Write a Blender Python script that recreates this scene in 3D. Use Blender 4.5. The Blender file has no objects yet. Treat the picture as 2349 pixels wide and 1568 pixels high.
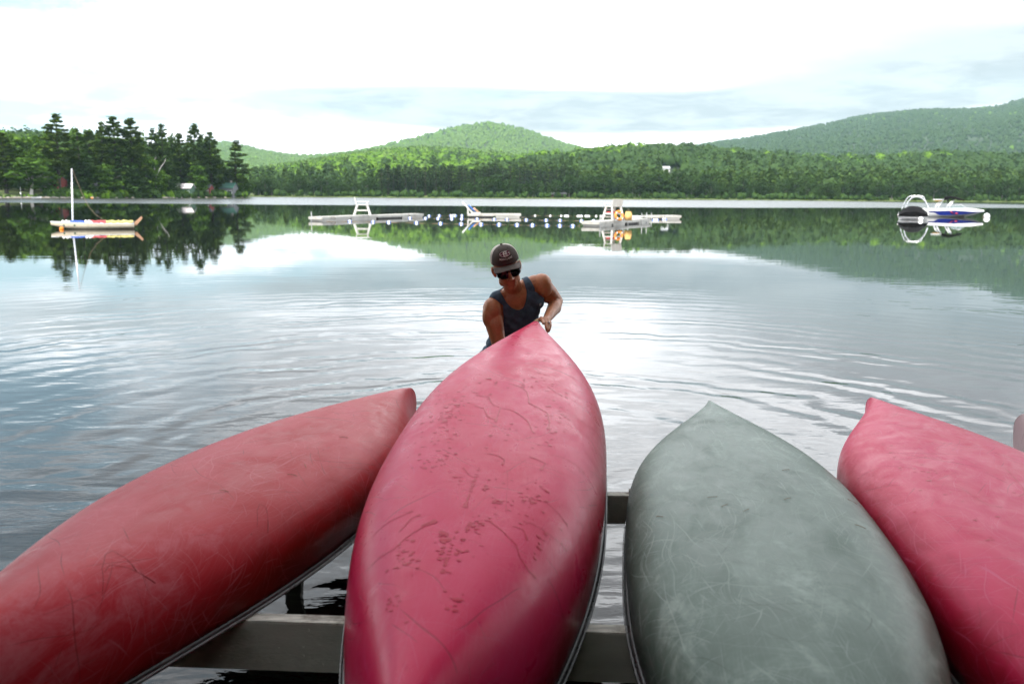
import bpy, math, random
import numpy as np
from mathutils import Vector, Matrix

scene = bpy.context.scene
COL = scene.collection
random.seed(4)
RNG = np.random.RandomState(7)

# ------------------------------------------------------------------ camera
FV, CXV, CYV, CAMH = 2152.0, 1174.0, 784.0, 1.9      # focal length, centre in photo units (2348 wide); eye height in metres
PITCH, ROLL = math.atan(337 / FV), 0.007
cam_data = bpy.data.cameras.new('camera')
cam = bpy.data.objects.new('camera', cam_data)
COL.objects.link(cam)
cam_data.sensor_width = 36.0
cam_data.lens = FV / 2348 * 36.0
cam_data.clip_start, cam_data.clip_end = 0.05, 20000
cp, sp, cr, sr = math.cos(PITCH), math.sin(PITCH), math.cos(ROLL), math.sin(ROLL)
_r, _u, _b = Vector((1, 0, 0)), Vector((0, sp, cp)), Vector((0, -cp, sp))
_R, _U = _r * cr + _u * sr, _u * cr - _r * sr
cam.matrix_world = Matrix(((_R.x, _U.x, _b.x, 0), (_R.y, _U.y, _b.y, 0), (_R.z, _U.z, _b.z, CAMH), (0, 0, 0, 1)))
cam_data.dof.use_dof = True
cam_data.dof.focus_distance = 6.4
cam_data.dof.aperture_fstop = 3.2
scene.camera = cam

# ------------------------------------------------------------------ sky, sun, exposure
SUN_EL, SUN_AZ = math.radians(50), math.radians(205)   # azimuth clockwise from +Y: behind the shore, a little to the left
scene.view_settings.view_transform = 'Standard'
scene.view_settings.look = 'None'
scene.view_settings.gamma = 1.0
scene.view_settings.exposure = 1.22
scene.view_settings.use_curve_mapping = False
scene.cycles.use_denoising = True
scene.cycles.max_bounces = 6
scene.cycles.volume_bounces = 0
scene.cycles.transparent_max_bounces = 6

world = bpy.data.worlds.new('World')
scene.world = world
world.use_nodes = True


class NT:
    """small helper for building node trees"""
    def __init__(self, tree):
        self.t = tree
        self.n, self.l = tree.nodes, tree.links

    def node(self, typ, **kw):
        nd = self.n.new(typ)
        for k, v in kw.items():
            setattr(nd, k, v)
        return nd

    def put(self, sock, v):
        if v is None:
            return
        if hasattr(v, 'is_linked') or hasattr(v, 'links'):
            self.l.new(v, sock)
        else:
            sock.default_value = v

    def m(self, op, a, b=None, c=None, clamp=False):
        nd = self.node('ShaderNodeMath', operation=op, use_clamp=clamp)
        for i, v in enumerate((a, b, c)):
            self.put(nd.inputs[i], v)
        return nd.outputs[0]

    def vm(self, op, a, b=None, scale=None):
        nd = self.node('ShaderNodeVectorMath', operation=op)
        self.put(nd.inputs[0], a)
        if b is not None:
            self.put(nd.inputs[1], b)
        if scale is not None:
            self.put(nd.inputs['Scale'], scale)
        return nd.outputs['Value'] if op in ('LENGTH', 'DISTANCE', 'DOT_PRODUCT') else nd.outputs[0]

    def sep(self, v):
        nd = self.node('ShaderNodeSeparateXYZ')
        self.put(nd.inputs[0], v)
        return nd.outputs

    def comb(self, x, y, z):
        nd = self.node('ShaderNodeCombineXYZ')
        for i, v in enumerate((x, y, z)):
            self.put(nd.inputs[i], v)
        return nd.outputs[0]

    def noise(self, vec, scale, detail=4, rough=.55, dist=0.0):
        nd = self.node('ShaderNodeTexNoise')
        self.put(nd.inputs['Vector'], vec)
        nd.inputs['Scale'].default_value = scale
        nd.inputs['Detail'].default_value = detail
        nd.inputs['Roughness'].default_value = rough
        nd.inputs['Distortion'].default_value = dist
        return nd.outputs[0]

    def step(self, v, a, b, lo=0.0, hi=1.0, smooth=True):
        nd = self.node('ShaderNodeMapRange')
        nd.interpolation_type = 'SMOOTHSTEP' if smooth else 'LINEAR'
        self.put(nd.inputs[0], v)
        for i, q in enumerate((a, b, lo, hi)):
            self.put(nd.inputs[1 + i], q)
        return nd.outputs[0]

    def mix(self, f, a, b, typ='MIX'):
        nd = self.node('ShaderNodeMix', data_type='RGBA', blend_type=typ)
        self.put(nd.inputs[0], f)
        self.put(nd.inputs[6], a)
        self.put(nd.inputs[7], b)
        return nd.outputs[2]

    def ramp(self, f, stops):
        nd = self.node('ShaderNodeValToRGB')
        el = nd.color_ramp.elements
        while len(el) < len(stops):
            el.new(.5)
        for e, (p, c) in zip(el, stops):
            e.position = p
            e.color = (*c, 1) if len(c) == 3 else c
        self.put(nd.inputs[0], f)
        return nd.outputs[0]


def rgb(r, g, b):
    return (r, g, b, 1.0)


def view_ray(vx, vy):
    X, Y = vx - CXV, vy - CYV
    a, b = X * cr + Y * sr, -X * sr + Y * cr
    return np.array([a / FV, cp - sp * b / FV, -sp - cp * b / FV])


def at(vx, vy, Y=None, z=None):
    """the point of the place seen at a photo position, on the level z or at the distance Y"""
    d = view_ray(vx, vy)
    t = (z - CAMH) / d[2] if z is not None else Y / d[1]
    return np.array([0, 0, CAMH]) + t * d


def build_sky():
    T = NT(world.node_tree)
    T.n.clear()
    out = T.node('ShaderNodeOutputWorld')
    bg = T.node('ShaderNodeBackground')
    bg.inputs['Strength'].default_value = 0.1
    sky = T.node('ShaderNodeTexSky')
    sky.sky_type = 'NISHITA'
    sky.sun_disc = False
    sky.sun_elevation, sky.sun_rotation = SUN_EL, SUN_AZ
    sky.air_density, sky.dust_density, sky.ozone_density = 1.0, 1.6, 1.2
    d = T.node('ShaderNodeTexCoord').outputs['Generated']
    dx, dy, dz = T.sep(d)
    h = T.m('ADD', T.m('MAXIMUM', dz, 0.0), 0.10)
    pl = T.comb(T.m('DIVIDE', dx, h), T.m('DIVIDE', dy, h), 0.0)      # a level cloud deck seen in perspective
    n1 = T.noise(pl, 1.15, 7, .56, .25)
    n2 = T.noise(T.vm('ADD', pl, (7.3, 2.1, .4)), .62, 6, .55, .2)
    n3 = T.noise(T.vm('ADD', pl, (1.9, 8.8, 2.2)), 2.6, 6, .6, .3)
    low = T.noise(T.vm('MULTIPLY', d, (6.5, 6.5, 17.0)), 1.5, 6, .6, .35)   # puffs low over the hills

    # the frontal part of the sky in slope coordinates, to set the large banks of cloud where they hang over the lake
    yy = T.m('MAXIMUM', dy, 0.05)
    u, v = T.m('DIVIDE', dx, yy), T.m('DIVIDE', dz, yy)
    front = T.step(dy, 0.1, 0.45)

    def bank(vx, vy, rx, ry, tilt=0.0):
        q = view_ray(vx, vy)
        cu, cv = q[0] / q[1], q[2] / q[1]
        du, dv = T.m('SUBTRACT', u, cu), T.m('SUBTRACT', v, cv)
        dv = T.m('SUBTRACT', dv, T.m('MULTIPLY', du, tilt))
        a, b = T.m('DIVIDE', du, rx / FV), T.m('DIVIDE', dv, ry / FV)
        r2 = T.m('ADD', T.m('MULTIPLY', a, a), T.m('MULTIPLY', b, b))
        return T.m('MULTIPLY', T.m('EXPONENT', T.m('MULTIPLY', r2, -1.0)), front)

    gap = T.m('ADD', bank(260, 265, 620, 62), T.m('MULTIPLY', bank(1490, 322, 520, 32), .3))
    gap = T.m('ADD', gap, T.m('MULTIPLY', bank(-40, -40, 480, 130), .9))
    gap = T.m('ADD', gap, T.m('MULTIPLY', bank(-500, -500, 1000, 420), .95))
    cover = T.m('ADD', T.m('MULTIPLY', n1, .6), T.m('MULTIPLY', low, .4))
    cover = T.m('SUBTRACT', T.m('ADD', cover, .17), T.m('MULTIPLY', gap, .33))
    cloud = T.step(cover, .34, .60)
    grey = T.m('ADD', T.m('MULTIPLY', bank(1100, 243, 520, 44, -.02), 1.6), T.m('MULTIPLY', bank(2330, 130, 700, 100, .17), 1.25))
    grey = T.m('ADD', grey, T.m('MULTIPLY', bank(1650, 250, 620, 34, .06), 1.0))
    grey = T.m('ADD', grey, T.m('MULTIPLY', bank(200, 150, 560, 80, .05), .75))
    grey = T.m('ADD', grey, T.m('MULTIPLY', T.step(dz, .22, .5), .25))
    grey = T.m('MULTIPLY', grey, T.step(T.m('ADD', T.m('MULTIPLY', n3, .5), T.m('MULTIPLY', n2, .5)), .26, .74, .55, 1.15))
    grey = T.step(grey, .06, .80)
    white = T.mix(T.step(n2, .30, .62), rgb(4.7, 4.85, 5.15), rgb(18.0, 18.2, 18.7))
    bank_c = T.mix(T.step(n3, .35, .65), rgb(2.55, 2.8, 2.95), rgb(3.6, 3.85, 3.95))
    cl = T.mix(grey, white, bank_c)
    blue = T.mix(.62, sky.outputs[0], rgb(3.1, 4.5, 5.2))
    col = T.mix(cloud, blue, cl)
    T.put(bg.inputs['Color'], col)
    T.l.new(bg.outputs[0], out.inputs['Surface'])


build_sky()

sun_data = bpy.data.lights.new('sun', 'SUN')
sun_data.energy = 2.8
sun_data.angle = math.radians(1.0)
sun_data.color = (1.0, .94, .84)
sun = bpy.data.objects.new('sun', sun_data)
COL.objects.link(sun)
_sd = Vector((math.sin(SUN_AZ) * math.cos(SUN_EL), math.cos(SUN_AZ) * math.cos(SUN_EL), math.sin(SUN_EL)))
sun.rotation_euler = _sd.to_track_quat('Z', 'Y').to_euler()
sun.location = (0, -30, 60)


# ------------------------------------------------------------------ object helpers
def tag(o, label=None, cat=None, group=None, kind=None):
    if label: o['label'] = label
    if cat: o['category'] = cat
    if group: o['group'] = group
    if kind: o['kind'] = kind
    return o


def empty(name, loc=(0, 0, 0), rz=0.0, label=None, cat=None, group=None):
    o = bpy.data.objects.new(name, None)
    COL.objects.link(o)
    o.location = loc
    o.rotation_euler = (0, 0, rz)
    o.empty_display_size = .2
    return tag(o, label, cat, group)


def link_mesh(name, me, material=None, parent=None, smooth=False):
    if material is not None and not me.materials:
        me.materials.append(material)
    if smooth:
        me.polygons.foreach_set('use_smooth', np.ones(len(me.polygons), bool))
    o = bpy.data.objects.new(name, me)
    COL.objects.link(o)
    if parent is not None:
        o.parent = parent
    return o


def np_mesh(name, V, F):
    """mesh from arrays; F is an (n,3) or (n,4) array or a list of index lists"""
    me = bpy.data.meshes.new(name)
    V = np.asarray(V, np.float32).reshape(-1, 3)
    if isinstance(F, np.ndarray):
        n, k = F.shape
        me.vertices.add(len(V))
        me.vertices.foreach_set('co', V.ravel())
        me.loops.add(n * k)
        me.loops.foreach_set('vertex_index', F.astype(np.int32).ravel())
        me.polygons.add(n)
        me.polygons.foreach_set('loop_start', np.arange(0, n * k, k, dtype=np.int32))
        me.update(calc_edges=True)
        me.validate()
    else:
        me.from_pydata([tuple(map(float, v)) for v in V], [], F)
        me.update()
    return me


class MB:
    """collects solid shapes and links them as one mesh object"""
    def __init__(self):
        self.v, self.f = [], []

    def add(self, V, F):
        o = len(self.v)
        self.v += [tuple(map(float, p)) for p in V]
        self.f += [[i + o for i in f] for f in F]
        return self

    def box(self, c, s, R=None):
        P = np.array([[x, y, z] for x in (-.5, .5) for y in (-.5, .5) for z in (-.5, .5)]) * np.array(s)
        if R is not None:
            P = P @ np.array(R).T
        return self.add(P + np.array(c), [[0, 1, 3, 2], [4, 6, 7, 5], [0, 4, 5, 1], [2, 3, 7, 6], [0, 2, 6, 4], [1, 5, 7, 3]])

    def bar(self, p, q, w, h, up=(0, 0, 1)):
        p, q = np.array(p, float), np.array(q, float)
        d = q - p
        L = np.linalg.norm(d)
        d = d / L
        s = np.cross(d, up)
        if np.linalg.norm(s) < 1e-6:
            s = np.array([1., 0, 0])
        s /= np.linalg.norm(s)
        u = np.cross(s, d)
        return self.box((p + q) / 2, (L, w, h), np.stack([d, s, u], 1))

    def tube(self, pts, r, n=8, caps=True):
        pts = [np.array(p, float) for p in pts]
        rs = r if hasattr(r, '__len__') else [r] * len(pts)
        V, F = [], []
        ref = np.array([0, 0, 1.0])
        for i, p in enumerate(pts):
            d = pts[min(i + 1, len(pts) - 1)] - pts[max(i - 1, 0)]
            d /= (np.linalg.norm(d) + 1e-9)
            rr = ref if abs(d @ ref) < .95 else np.array([1.0, 0, 0])
            a = np.cross(d, rr); a /= np.linalg.norm(a)
            b = np.cross(d, a)
            for k in range(n):
                t = 2 * math.pi * k / n
                V.append(p + rs[i] * (math.cos(t) * a + math.sin(t) * b))
        for i in range(len(pts) - 1):
            for k in range(n):
                k2 = (k + 1) % n
                F.append([i * n + k, i * n + k2, (i + 1) * n + k2, (i + 1) * n + k])
        if caps:
            F.append(list(range(n))[::-1])
            F.append([(len(pts) - 1) * n + k for k in range(n)])
        return self.add(V, F)

    def ell(self, c, r, R=None, nu=12, nv=8):
        r = np.array(r if hasattr(r, '__len__') else (r, r, r), float)
        V, F = [(0, 0, -1)], []
        for i in range(1, nv):
            a = -math.pi / 2 + math.pi * i / nv
            for k in range(nu):
                t = 2 * math.pi * k / nu
                V.append((math.cos(a) * math.cos(t), math.cos(a) * math.sin(t), math.sin(a)))
        V.append((0, 0, 1))
        for k in range(nu):
            F.append([0, 1 + (k + 1) % nu, 1 + k])
        for i in range(nv - 2):
            for k in range(nu):
                a, b = 1 + i * nu + k, 1 + i * nu + (k + 1) % nu
                F.append([a, b, b + nu, a + nu])
        o = 1 + (nv - 2) * nu
        for k in range(nu):
            F.append([o + k, o + (k + 1) % nu, len(V) - 1])
        V = np.array(V) * r
        if R is not None:
            V = V @ np.array(R).T
        return self.add(V + np.array(c), F)

    def cap(self, p, q, r1, r2=None, n=12):
        """tapered rod with round ends"""
        p, q = np.array(p, float), np.array(q, float)
        r2 = r1 if r2 is None else r2
        d = q - p
        L = np.linalg.norm(d) + 1e-9
        d /= L
        pts, rs = [], []
        for a in np.linspace(-math.pi / 2 * .98, 0, 5):
            pts.append(p + d * r1 * math.sin(a)); rs.append(r1 * math.cos(a))
        for a in np.linspace(0, math.pi / 2 * .98, 5):
            pts.append(q + d * r2 * math.sin(a)); rs.append(r2 * math.cos(a))
        return self.tube(pts, rs, n)

    def loft(self, rings, closed=True, caps=True):
        n = len(rings[0])
        V = [p for r in rings for p in r]
        F = []
        for i in range(len(rings) - 1):
            for k in range(n if closed else n - 1):
                k2 = (k + 1) % n
                F.append([i * n + k, i * n + k2, (i + 1) * n + k2, (i + 1) * n + k])
        if caps and closed:
            F.append(list(range(n))[::-1])
            F.append([(len(rings) - 1) * n + k for k in range(n)])
        return self.add(V, F)

    def mesh(self, name, origin=None, rz=0.0):
        V = np.array(self.v, float)
        if origin is not None:
            V = V - np.array(origin)
        if rz:
            c, s = math.cos(-rz), math.sin(-rz)
            V = V @ np.array([[c, -s, 0], [s, c, 0], [0, 0, 1]]).T
        me = bpy.data.meshes.new(name)
        me.from_pydata([tuple(p) for p in V], [], self.f)
        me.update()
        return me

    def build(self, name, material, parent=None, smooth=False, origin=None, rz=0.0, bevel=0.0):
        o = link_mesh(name, self.mesh(name, origin, rz), material, parent, smooth)
        if bevel:
            b = o.modifiers.new('soft edge', 'BEVEL')
            b.width, b.segments, b.limit_method = bevel, 2, 'ANGLE'
        return o


def copy_tree(o, parent=None):
    c = o.copy()
    COL.objects.link(c)
    if parent is not None:
        c.parent = parent
    for ch in list(o.children):
        copy_tree(ch, c)
    return c


# ------------------------------------------------------------------ materials
def new_mat(name):
    m = bpy.data.materials.new(name)
    m.use_nodes = True
    T = NT(m.node_tree)
    T.n.clear()
    out = T.node('ShaderNodeOutputMaterial')
    return m, T, out


def paint(name, base, rough=.5, var=.18, scale=6.0, bump=.0, bscale=60.0, metal=0.0, grain=None, spec=.5, dirt=None):
    """plain painted or raw surface with tone variation, grain and fine relief"""
    m, T, out = new_mat(name)
    p = T.node('ShaderNodeBsdfPrincipled')
    tc = T.node('ShaderNodeTexCoord').outputs['Object']
    vec = T.vm('MULTIPLY', tc, grain) if grain else tc
    n = T.noise(vec, scale, 5, .6)
    lo, hi = [c * (1 - var) for c in base], [min(c * (1 + var), 1) for c in base]
    col = T.mix(T.step(n, .3, .7), rgb(*lo), rgb(*hi))
    if dirt:
        col = T.mix(T.m('MULTIPLY', T.step(T.noise(tc, scale * .7, 6, .65), .52, .68), dirt[3]), col, rgb(*dirt[:3]))
    T.put(p.inputs['Base Color'], col)
    T.put(p.inputs['Roughness'], T.step(T.noise(tc, scale * 2.3, 3), .3, .7, max(rough - .08, .02), min(rough + .08, 1)))
    p.inputs['Metallic'].default_value = metal
    p.inputs['Specular IOR Level'].default_value = spec
    if bump:
        b = T.node('ShaderNodeBump')
        b.inputs['Strength'].default_value = 1.0
        b.inputs['Distance'].default_value = bump
        T.put(b.inputs['Height'], T.noise(vec, bscale, 4))
        T.put(p.inputs['Normal'], b.outputs[0])
    T.l.new(p.outputs[0], out.inputs[0])
    return m


def leaf_mat(name, stops, trans=.25):
    m, T, out = new_mat(name)
    geo = T.node('ShaderNodeNewGeometry')
    oi = T.node('ShaderNodeObjectInfo')
    f = T.m('ADD', T.m('MULTIPLY', geo.outputs['Random Per Island'], .55), T.m('MULTIPLY', oi.outputs['Random'], .45))
    col = T.ramp(f, stops)
    p = T.node('ShaderNodeBsdfPrincipled')
    T.put(p.inputs['Base Color'], col)
    p.inputs['Roughness'].default_value = .65
    p.inputs['Specular IOR Level'].default_value = .12
    tr = T.node('ShaderNodeBsdfTranslucent')
    T.put(tr.inputs[0], T.mix(.5, col, rgb(.12, .20, .02)))
    mx = T.node('ShaderNodeMixShader')
    mx.inputs[0].default_value = trans
    T.l.new(p.outputs[0], mx.inputs[1])
    T.l.new(tr.outputs[0], mx.inputs[2])
    T.l.new(mx.outputs[0], out.inputs[0])
    return m


M = {}
M['pine'] = leaf_mat('pine_needles', [(0, (.020, .046, .008)), (.5, (.052, .098, .013)), (1, (.095, .150, .020))], .15)
M['fir'] = leaf_mat('fir_needles', [(0, (.018, .046, .010)), (.5, (.038, .084, .015)), (1, (.066, .122, .020))], .12)
M['leaf'] = leaf_mat('broad_leaves', [(0, (.030, .075, .008)), (.5, (.060, .130, .014)), (1, (.105, .190, .020))], .25)
M['birch_leaf'] = leaf_mat('birch_leaves', [(0, (.035, .085, .012)), (.5, (.065, .140, .018)), (1, (.110, .200, .030))], .3)
M['lit_hill_leaf'] = leaf_mat('lit_hill_leaves', [(0, (.050, .130, .008)), (.5, (.095, .205, .012)), (1, (.150, .270, .020))], .25)  # sun on the hills put into a lighter leaf colour
M['shaded_shore_leaf'] = leaf_mat('shaded_shore_leaves', [(0, (.012, .034, .008)), (.5, (.024, .058, .011)), (1, (.044, .088, .015))], .2)  # cloud shade over the woods put into a darker leaf colour
M['bark'] = paint('bark', (.045, .036, .030), .9, .35, 3.0, .02, 8.0, grain=(4, 4, .6))
M['grey_bark'] = paint('grey_bark', (.16, .15, .135), .9, .3, 3.0, .01, 8.0, grain=(4, 4, .6))
M['birch_bark'] = paint('birch_bark', (.42, .40, .37), .8, .3, 2.0, .01, 8.0, grain=(1, 1, 4))
M['white_paint'] = paint('white_paint', (.56, .55, .52), .55, .08, 3.0, .001, 60)
M['deck_white'] = paint('deck_white', (.47, .46, .43), .7, .1, 2.0, .002, 30, dirt=(.28, .25, .20, .35))
M['fascia'] = paint('fascia_white', (.42, .41, .38), .7, .1, 2.0, .002, 30, dirt=(.2, .18, .14, .5))
M['galv'] = paint('galvanised', (.30, .31, .31), .45, .2, 8, metal=.6)
M['dark'] = paint('dark_float', (.03, .03, .03), .7)
M['rope'] = paint('rope', (.20, .15, .10), .9, .3, 40)
M['blue'] = paint('blue_plastic', (.035, .13, .45), .35)
M['white_plastic'] = paint('white_plastic', (.75, .76, .78), .35, .05)
M['orange'] = paint('orange_plastic', (.75, .23, .02), .45, .12)
M['yellow'] = paint('yellow_cloth', (.52, .46, .17), .8, .15)
M['red'] = paint('red_plastic', (.45, .03, .04), .45)
M['tan'] = paint('tan_varnish', (.45, .26, .16), .45, .2, 10, grain=(1, 12, 12))
M['cream'] = paint('cream_gelcoat', (.68, .60, .47), .3, .06)
M['white_gel'] = paint('white_gelcoat', (.74, .74, .74), .2, .04)
M['navy_gel'] = paint('navy_gelcoat', (.010, .020, .16), .15, .1)
M['red_gel'] = paint('red_gelcoat', (.26, .015, .05), .2, .1)
M['black_canvas'] = paint('black_canvas', (.007, .007, .008), .9, .3, 5, .01, 12, spec=.08)
M['alu'] = paint('polished_alu', (.62, .63, .66), .25, .05, 8, metal=.7)
M['grass'] = paint('lawn', (.085, .125, .025), .95, .3, .6)
M['soil'] = paint('soil', (.06, .055, .035), .95, .35, .4)
M['sunlit_mountain_leaf'] = leaf_mat('sunlit_mountain_leaves', [(0, (.070, .135, .022)), (.5, (.095, .175, .028)), (1, (.130, .215, .036))], .10)  # sunlight on the mountain put into the leaf colour
M['rock'] = paint('rock', (.26, .235, .20), .9, .3, .8, .05, 3)


def glass_mat():
    m, T, out = new_mat('tinted_glass')
    p = T.node('ShaderNodeBsdfPrincipled')
    p.inputs['Base Color'].default_value = rgb(.25, .33, .33)
    p.inputs['Roughness'].default_value = .06
    p.inputs['Alpha'].default_value = .45
    T.l.new(p.outputs[0], out.inputs[0])
    return m


M['glass'] = glass_mat()

# ================================================================== WATER
MAN = np.array([0.12, 6.75])          # where the man stands in the lake


def water_mat():
    m, T, out = new_mat('lake_water')
    P = T.node('ShaderNodeNewGeometry').outputs['Position']
    x, y, z = T.sep(P)
    flat = T.comb(x, y, 0.0)
    dist = T.vm('LENGTH', flat)
    r = T.vm('DISTANCE', flat, (MAN[0], MAN[1], 0.0))
    warp = T.m('MULTIPLY', T.m('SUBTRACT', T.noise(flat, .55, 3), .5), 1.15)
    warp = T.m('ADD', warp, T.m('MULTIPLY', T.m('SUBTRACT', T.noise(flat, 2.2, 2), .5), .16))
    rw = T.m('ADD', r, warp)
    chirp = T.m('POWER', T.m('MAXIMUM', rw, .01), .90)                       # rings longer towards the outside
    w1 = T.m('SINE', T.m('MULTIPLY', chirp, 2 * math.pi / .30))
    w2 = T.m('SINE', T.m('ADD', T.m('MULTIPLY', rw, 2 * math.pi / .52), 1.3))
    amp = T.m('MULTIPLY', T.m('EXPONENT', T.m('MULTIPLY', r, -.20)), T.step(r, .2, 1.2))
    patch = T.step(T.noise(T.vm('ADD', flat, (4., 9., 0.)), .30, 2), .34, .62, .35, 1.0)
    rings = T.m('MULTIPLY', T.m('ADD', T.m('MULTIPLY', w1, .0024), T.m('MULTIPLY', w2, .0050)), T.m('MULTIPLY', amp, patch))
    # wake of the canoe that was just lifted out, off to the left and close in
    near = T.m('EXPONENT', T.m('MULTIPLY', T.m('POWER', T.m('DIVIDE', dist, 7.5), 2.0), -1.0))
    w = T.vm('MULTIPLY', flat, (.75, 1.6, 1.0))
    big = T.m('MULTIPLY', T.noise(w, .95, 2, .45, .6), .046)
    mid = T.m('MULTIPLY', T.noise(T.vm('MULTIPLY', flat, (.8, 1.8, 1.)), 3.4, 3, .5, .8), .008)
    fine = T.m('MULTIPLY', T.noise(flat, 16.0, 2, .5, .6), .0011)
    chop = T.m('MULTIPLY', T.m('ADD', T.m('ADD', big, mid), fine), near)
    # soft cross swell over the open lake, weaker with distance
    sw = T.noise(T.vm('MULTIPLY', flat, (.16, 1.0, 1.0)), .75, 3, .5, .5)
    swa = T.step(dist, 5, 22, .006, .0016)
    swell = T.m('MULTIPLY', sw, swa)
    rip = T.noise(T.vm('MULTIPLY', flat, (.10, 1.0, 1.0)), 2.6, 2, .5, .4)
    ripa = T.m('MULTIPLY', T.step(dist, 7, 18, .0003, .0009), T.step(dist, 24, 50, 1.0, .25))
    ripple = T.m('MULTIPLY', rip, ripa)
    hgt = T.m('ADD', T.m('ADD', rings, chop), T.m('ADD', swell, ripple))
    b = T.node('ShaderNodeBump')
    b.inputs['Strength'].default_value = 1.0
    b.inputs['Distance'].default_value = 1.0
    T.put(b.inputs['Height'], hgt)
    # breeze on the far half of the lake
    edge = T.m('ADD', y, T.m('MULTIPLY', T.m('SUBTRACT', T.noise(T.vm('MULTIPLY', flat, (.3, 1., 1.)), .012, 4), .5), 30.0))
    edge = T.m('ADD', edge, T.m('MULTIPLY', T.m('MAXIMUM', T.m('SUBTRACT', x, 40.0), 0.0), -.42))
    wind = T.m('MULTIPLY', T.step(edge, 152, 170), T.step(x, 135, 175, 1.0, 0.25))
    p = T.node('ShaderNodeBsdfPrincipled')
    p.inputs['Base Color'].default_value = rgb(.006, .0075, .006)
    T.put(p.inputs['IOR'], T.m('ADD', T.m('MULTIPLY', wind, .7), 1.333))
    T.put(p.inputs['Roughness'], T.m('ADD', T.m('MULTIPLY', wind, .22), .01))
    T.put(p.inputs['Normal'], b.outputs[0])
    T.l.new(p.outputs[0], out.inputs[0])
    return m


def build_water():
    mb = MB()
    mb.add([(-2600, -14, 0), (2600, -14, 0), (2600, 2600, 0), (-2600, 2600, 0)], [[0, 1, 2, 3]])
    tag(mb.build('lake_water', water_mat()), kind='structure')


build_water()


# ================================================================== TREES (building blocks)
def vnoise(x, y, seed=0):
    """cheap smooth noise from a few sines, -1..1"""
    r = np.random.RandomState(seed)
    s = 0
    for k in range(6):
        a, f, ph = r.uniform(0, 6.28), r.uniform(.5, 1.6) * (1.7 ** (k / 2)), r.uniform(0, 6.28)
        s = s + np.sin((x * math.cos(a) + y * math.sin(a)) * f + ph) / (1.25 ** k)
    return s / 3.0


def cards(P, size, flat=0.0, rs=RNG, aspect=1.0):
    """one leaf clump (a small quad, turned at random) for each point"""
    n = len(P)
    N = rs.randn(n, 3)
    N /= np.linalg.norm(N, axis=1, keepdims=True)
    N[:, 2] += np.sign(N[:, 2]) * flat * 2.2
    N /= np.linalg.norm(N, axis=1, keepdims=True)
    a = np.cross(N, rs.randn(n, 3))
    a /= np.linalg.norm(a, axis=1, keepdims=True)
    b = np.cross(N, a)
    s = (np.asarray(size) * rs.uniform(.6, 1.35, n))[:, None]
    q = np.stack([P - a * s * aspect - b * s * .35, P + b * s * -.9 + a * s * .2, P + a * s * aspect + b * s * .3, P + b * s * .9 - a * s * .25], 1)
    return q.reshape(-1, 3), np.arange(4 * n).reshape(n, 4)


def pine_crown(h, spread, rs, base=.25, ragged=.5, conical=.3, whorls=13, dens=1.0, size=.42):
    """flat, layered sprays of needles on branches of uneven length"""
    P, limbs = [], []
    for w in range(whorls):
        t = base + (1 - base) * (w + rs.uniform(-.3, .3)) / whorls
        if t > .985: continue
        prof = (1 - t) ** .45 * (1 - conical) + conical * (1 - t) * 1.25
        prof = prof * min(1.0, .45 + (t - base) * 3.0)
        nb = rs.randint(4, 7)
        a0 = rs.uniform(0, 6.28)
        for k in range(nb):
            L = spread * prof * rs.uniform(1 - ragged, 1.08)
            a = a0 + k * 6.283 / nb + rs.uniform(-.35, .35)
            lift = rs.uniform(-.10, .22) + .25 * t
            d = np.array([math.cos(a), math.sin(a), lift])
            z0 = t * h
            limbs.append((np.array([0, 0, z0]), np.array([0, 0, z0]) + d * L * .9))
            n = max(4, int(26 * L / spread * dens * (.6 + spread / 6)))
            s = rs.uniform(.28, 1.0, n) ** .8
            p = np.array([0, 0, z0]) + d * (L * s)[:, None]
            side = np.array([-math.sin(a), math.cos(a), 0])
            p += side * (rs.uniform(-1, 1, n) * L * .26 * (1.1 - s * .5))[:, None]
            p[:, 2] += (rs.uniform(-.12, .22, n) * min(L, 2.2) + rs.randn(n) * .11 * h / 20) * .8
            P.append(p)
    n = int(26 * dens)
    p = np.stack([rs.randn(n) * .16 * spread * .4, rs.randn(n) * .16 * spread * .4, h * rs.uniform(.9, 1.0, n)], 1)
    P.append(p)
    return np.concatenate(P), limbs


def fir_crown(h, spread, rs, base=.08, dens=1.0):
    n = int(1150 * dens)
    t = 1 - np.sqrt(rs.uniform(0, 1, n))            # more towards the foot
    t = base + (1 - base) * t
    lay = np.sin(t * h * 2.2 + rs.uniform(0, 6.28)) * .16
    a = rs.uniform(0, 6.283, n)
    lob = 1 + .28 * np.sin(a * 3 + t * 9 + rs.uniform(0, 6)) + .16 * np.sin(a * 5 - t * 17)
    R = spread * ((1 - t) ** .8 + .03) * lob * (1 + lay)
    rr = R * rs.uniform(.35, 1.0, n) ** .5
    return np.stack([rr * np.cos(a), rr * np.sin(a), t * h - rr * .12 + rs.uniform(-.2, .2, n)], 1), []


def leaf_crown(h, spread, rs, base=.28, lobes=11, dens=1.0):
    P = []
    for k in range(lobes):
        t = base + (1 - base) * (k + .5) / lobes
        env = math.sin(math.pi * min(max((t - base) / (1.04 - base), 0.03), .99) ** .75) ** .7
        a = k * 2.4 + rs.uniform(-.5, .5)
        off = spread * env * rs.uniform(.25, .72)
        c = np.array([off * math.cos(a), off * math.sin(a), t * h * .96])
        R = spread * rs.uniform(.34, .55)
        n = int(120 * dens)
        d = rs.randn(n, 3)
        d /= np.linalg.norm(d, axis=1, keepdims=True)
        rad = R * rs.uniform(.55, 1.1, n) ** .6
        P.append(c + d * rad[:, None] * np.array([1, 1, .72]))
    return np.concatenate(P), []


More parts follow.
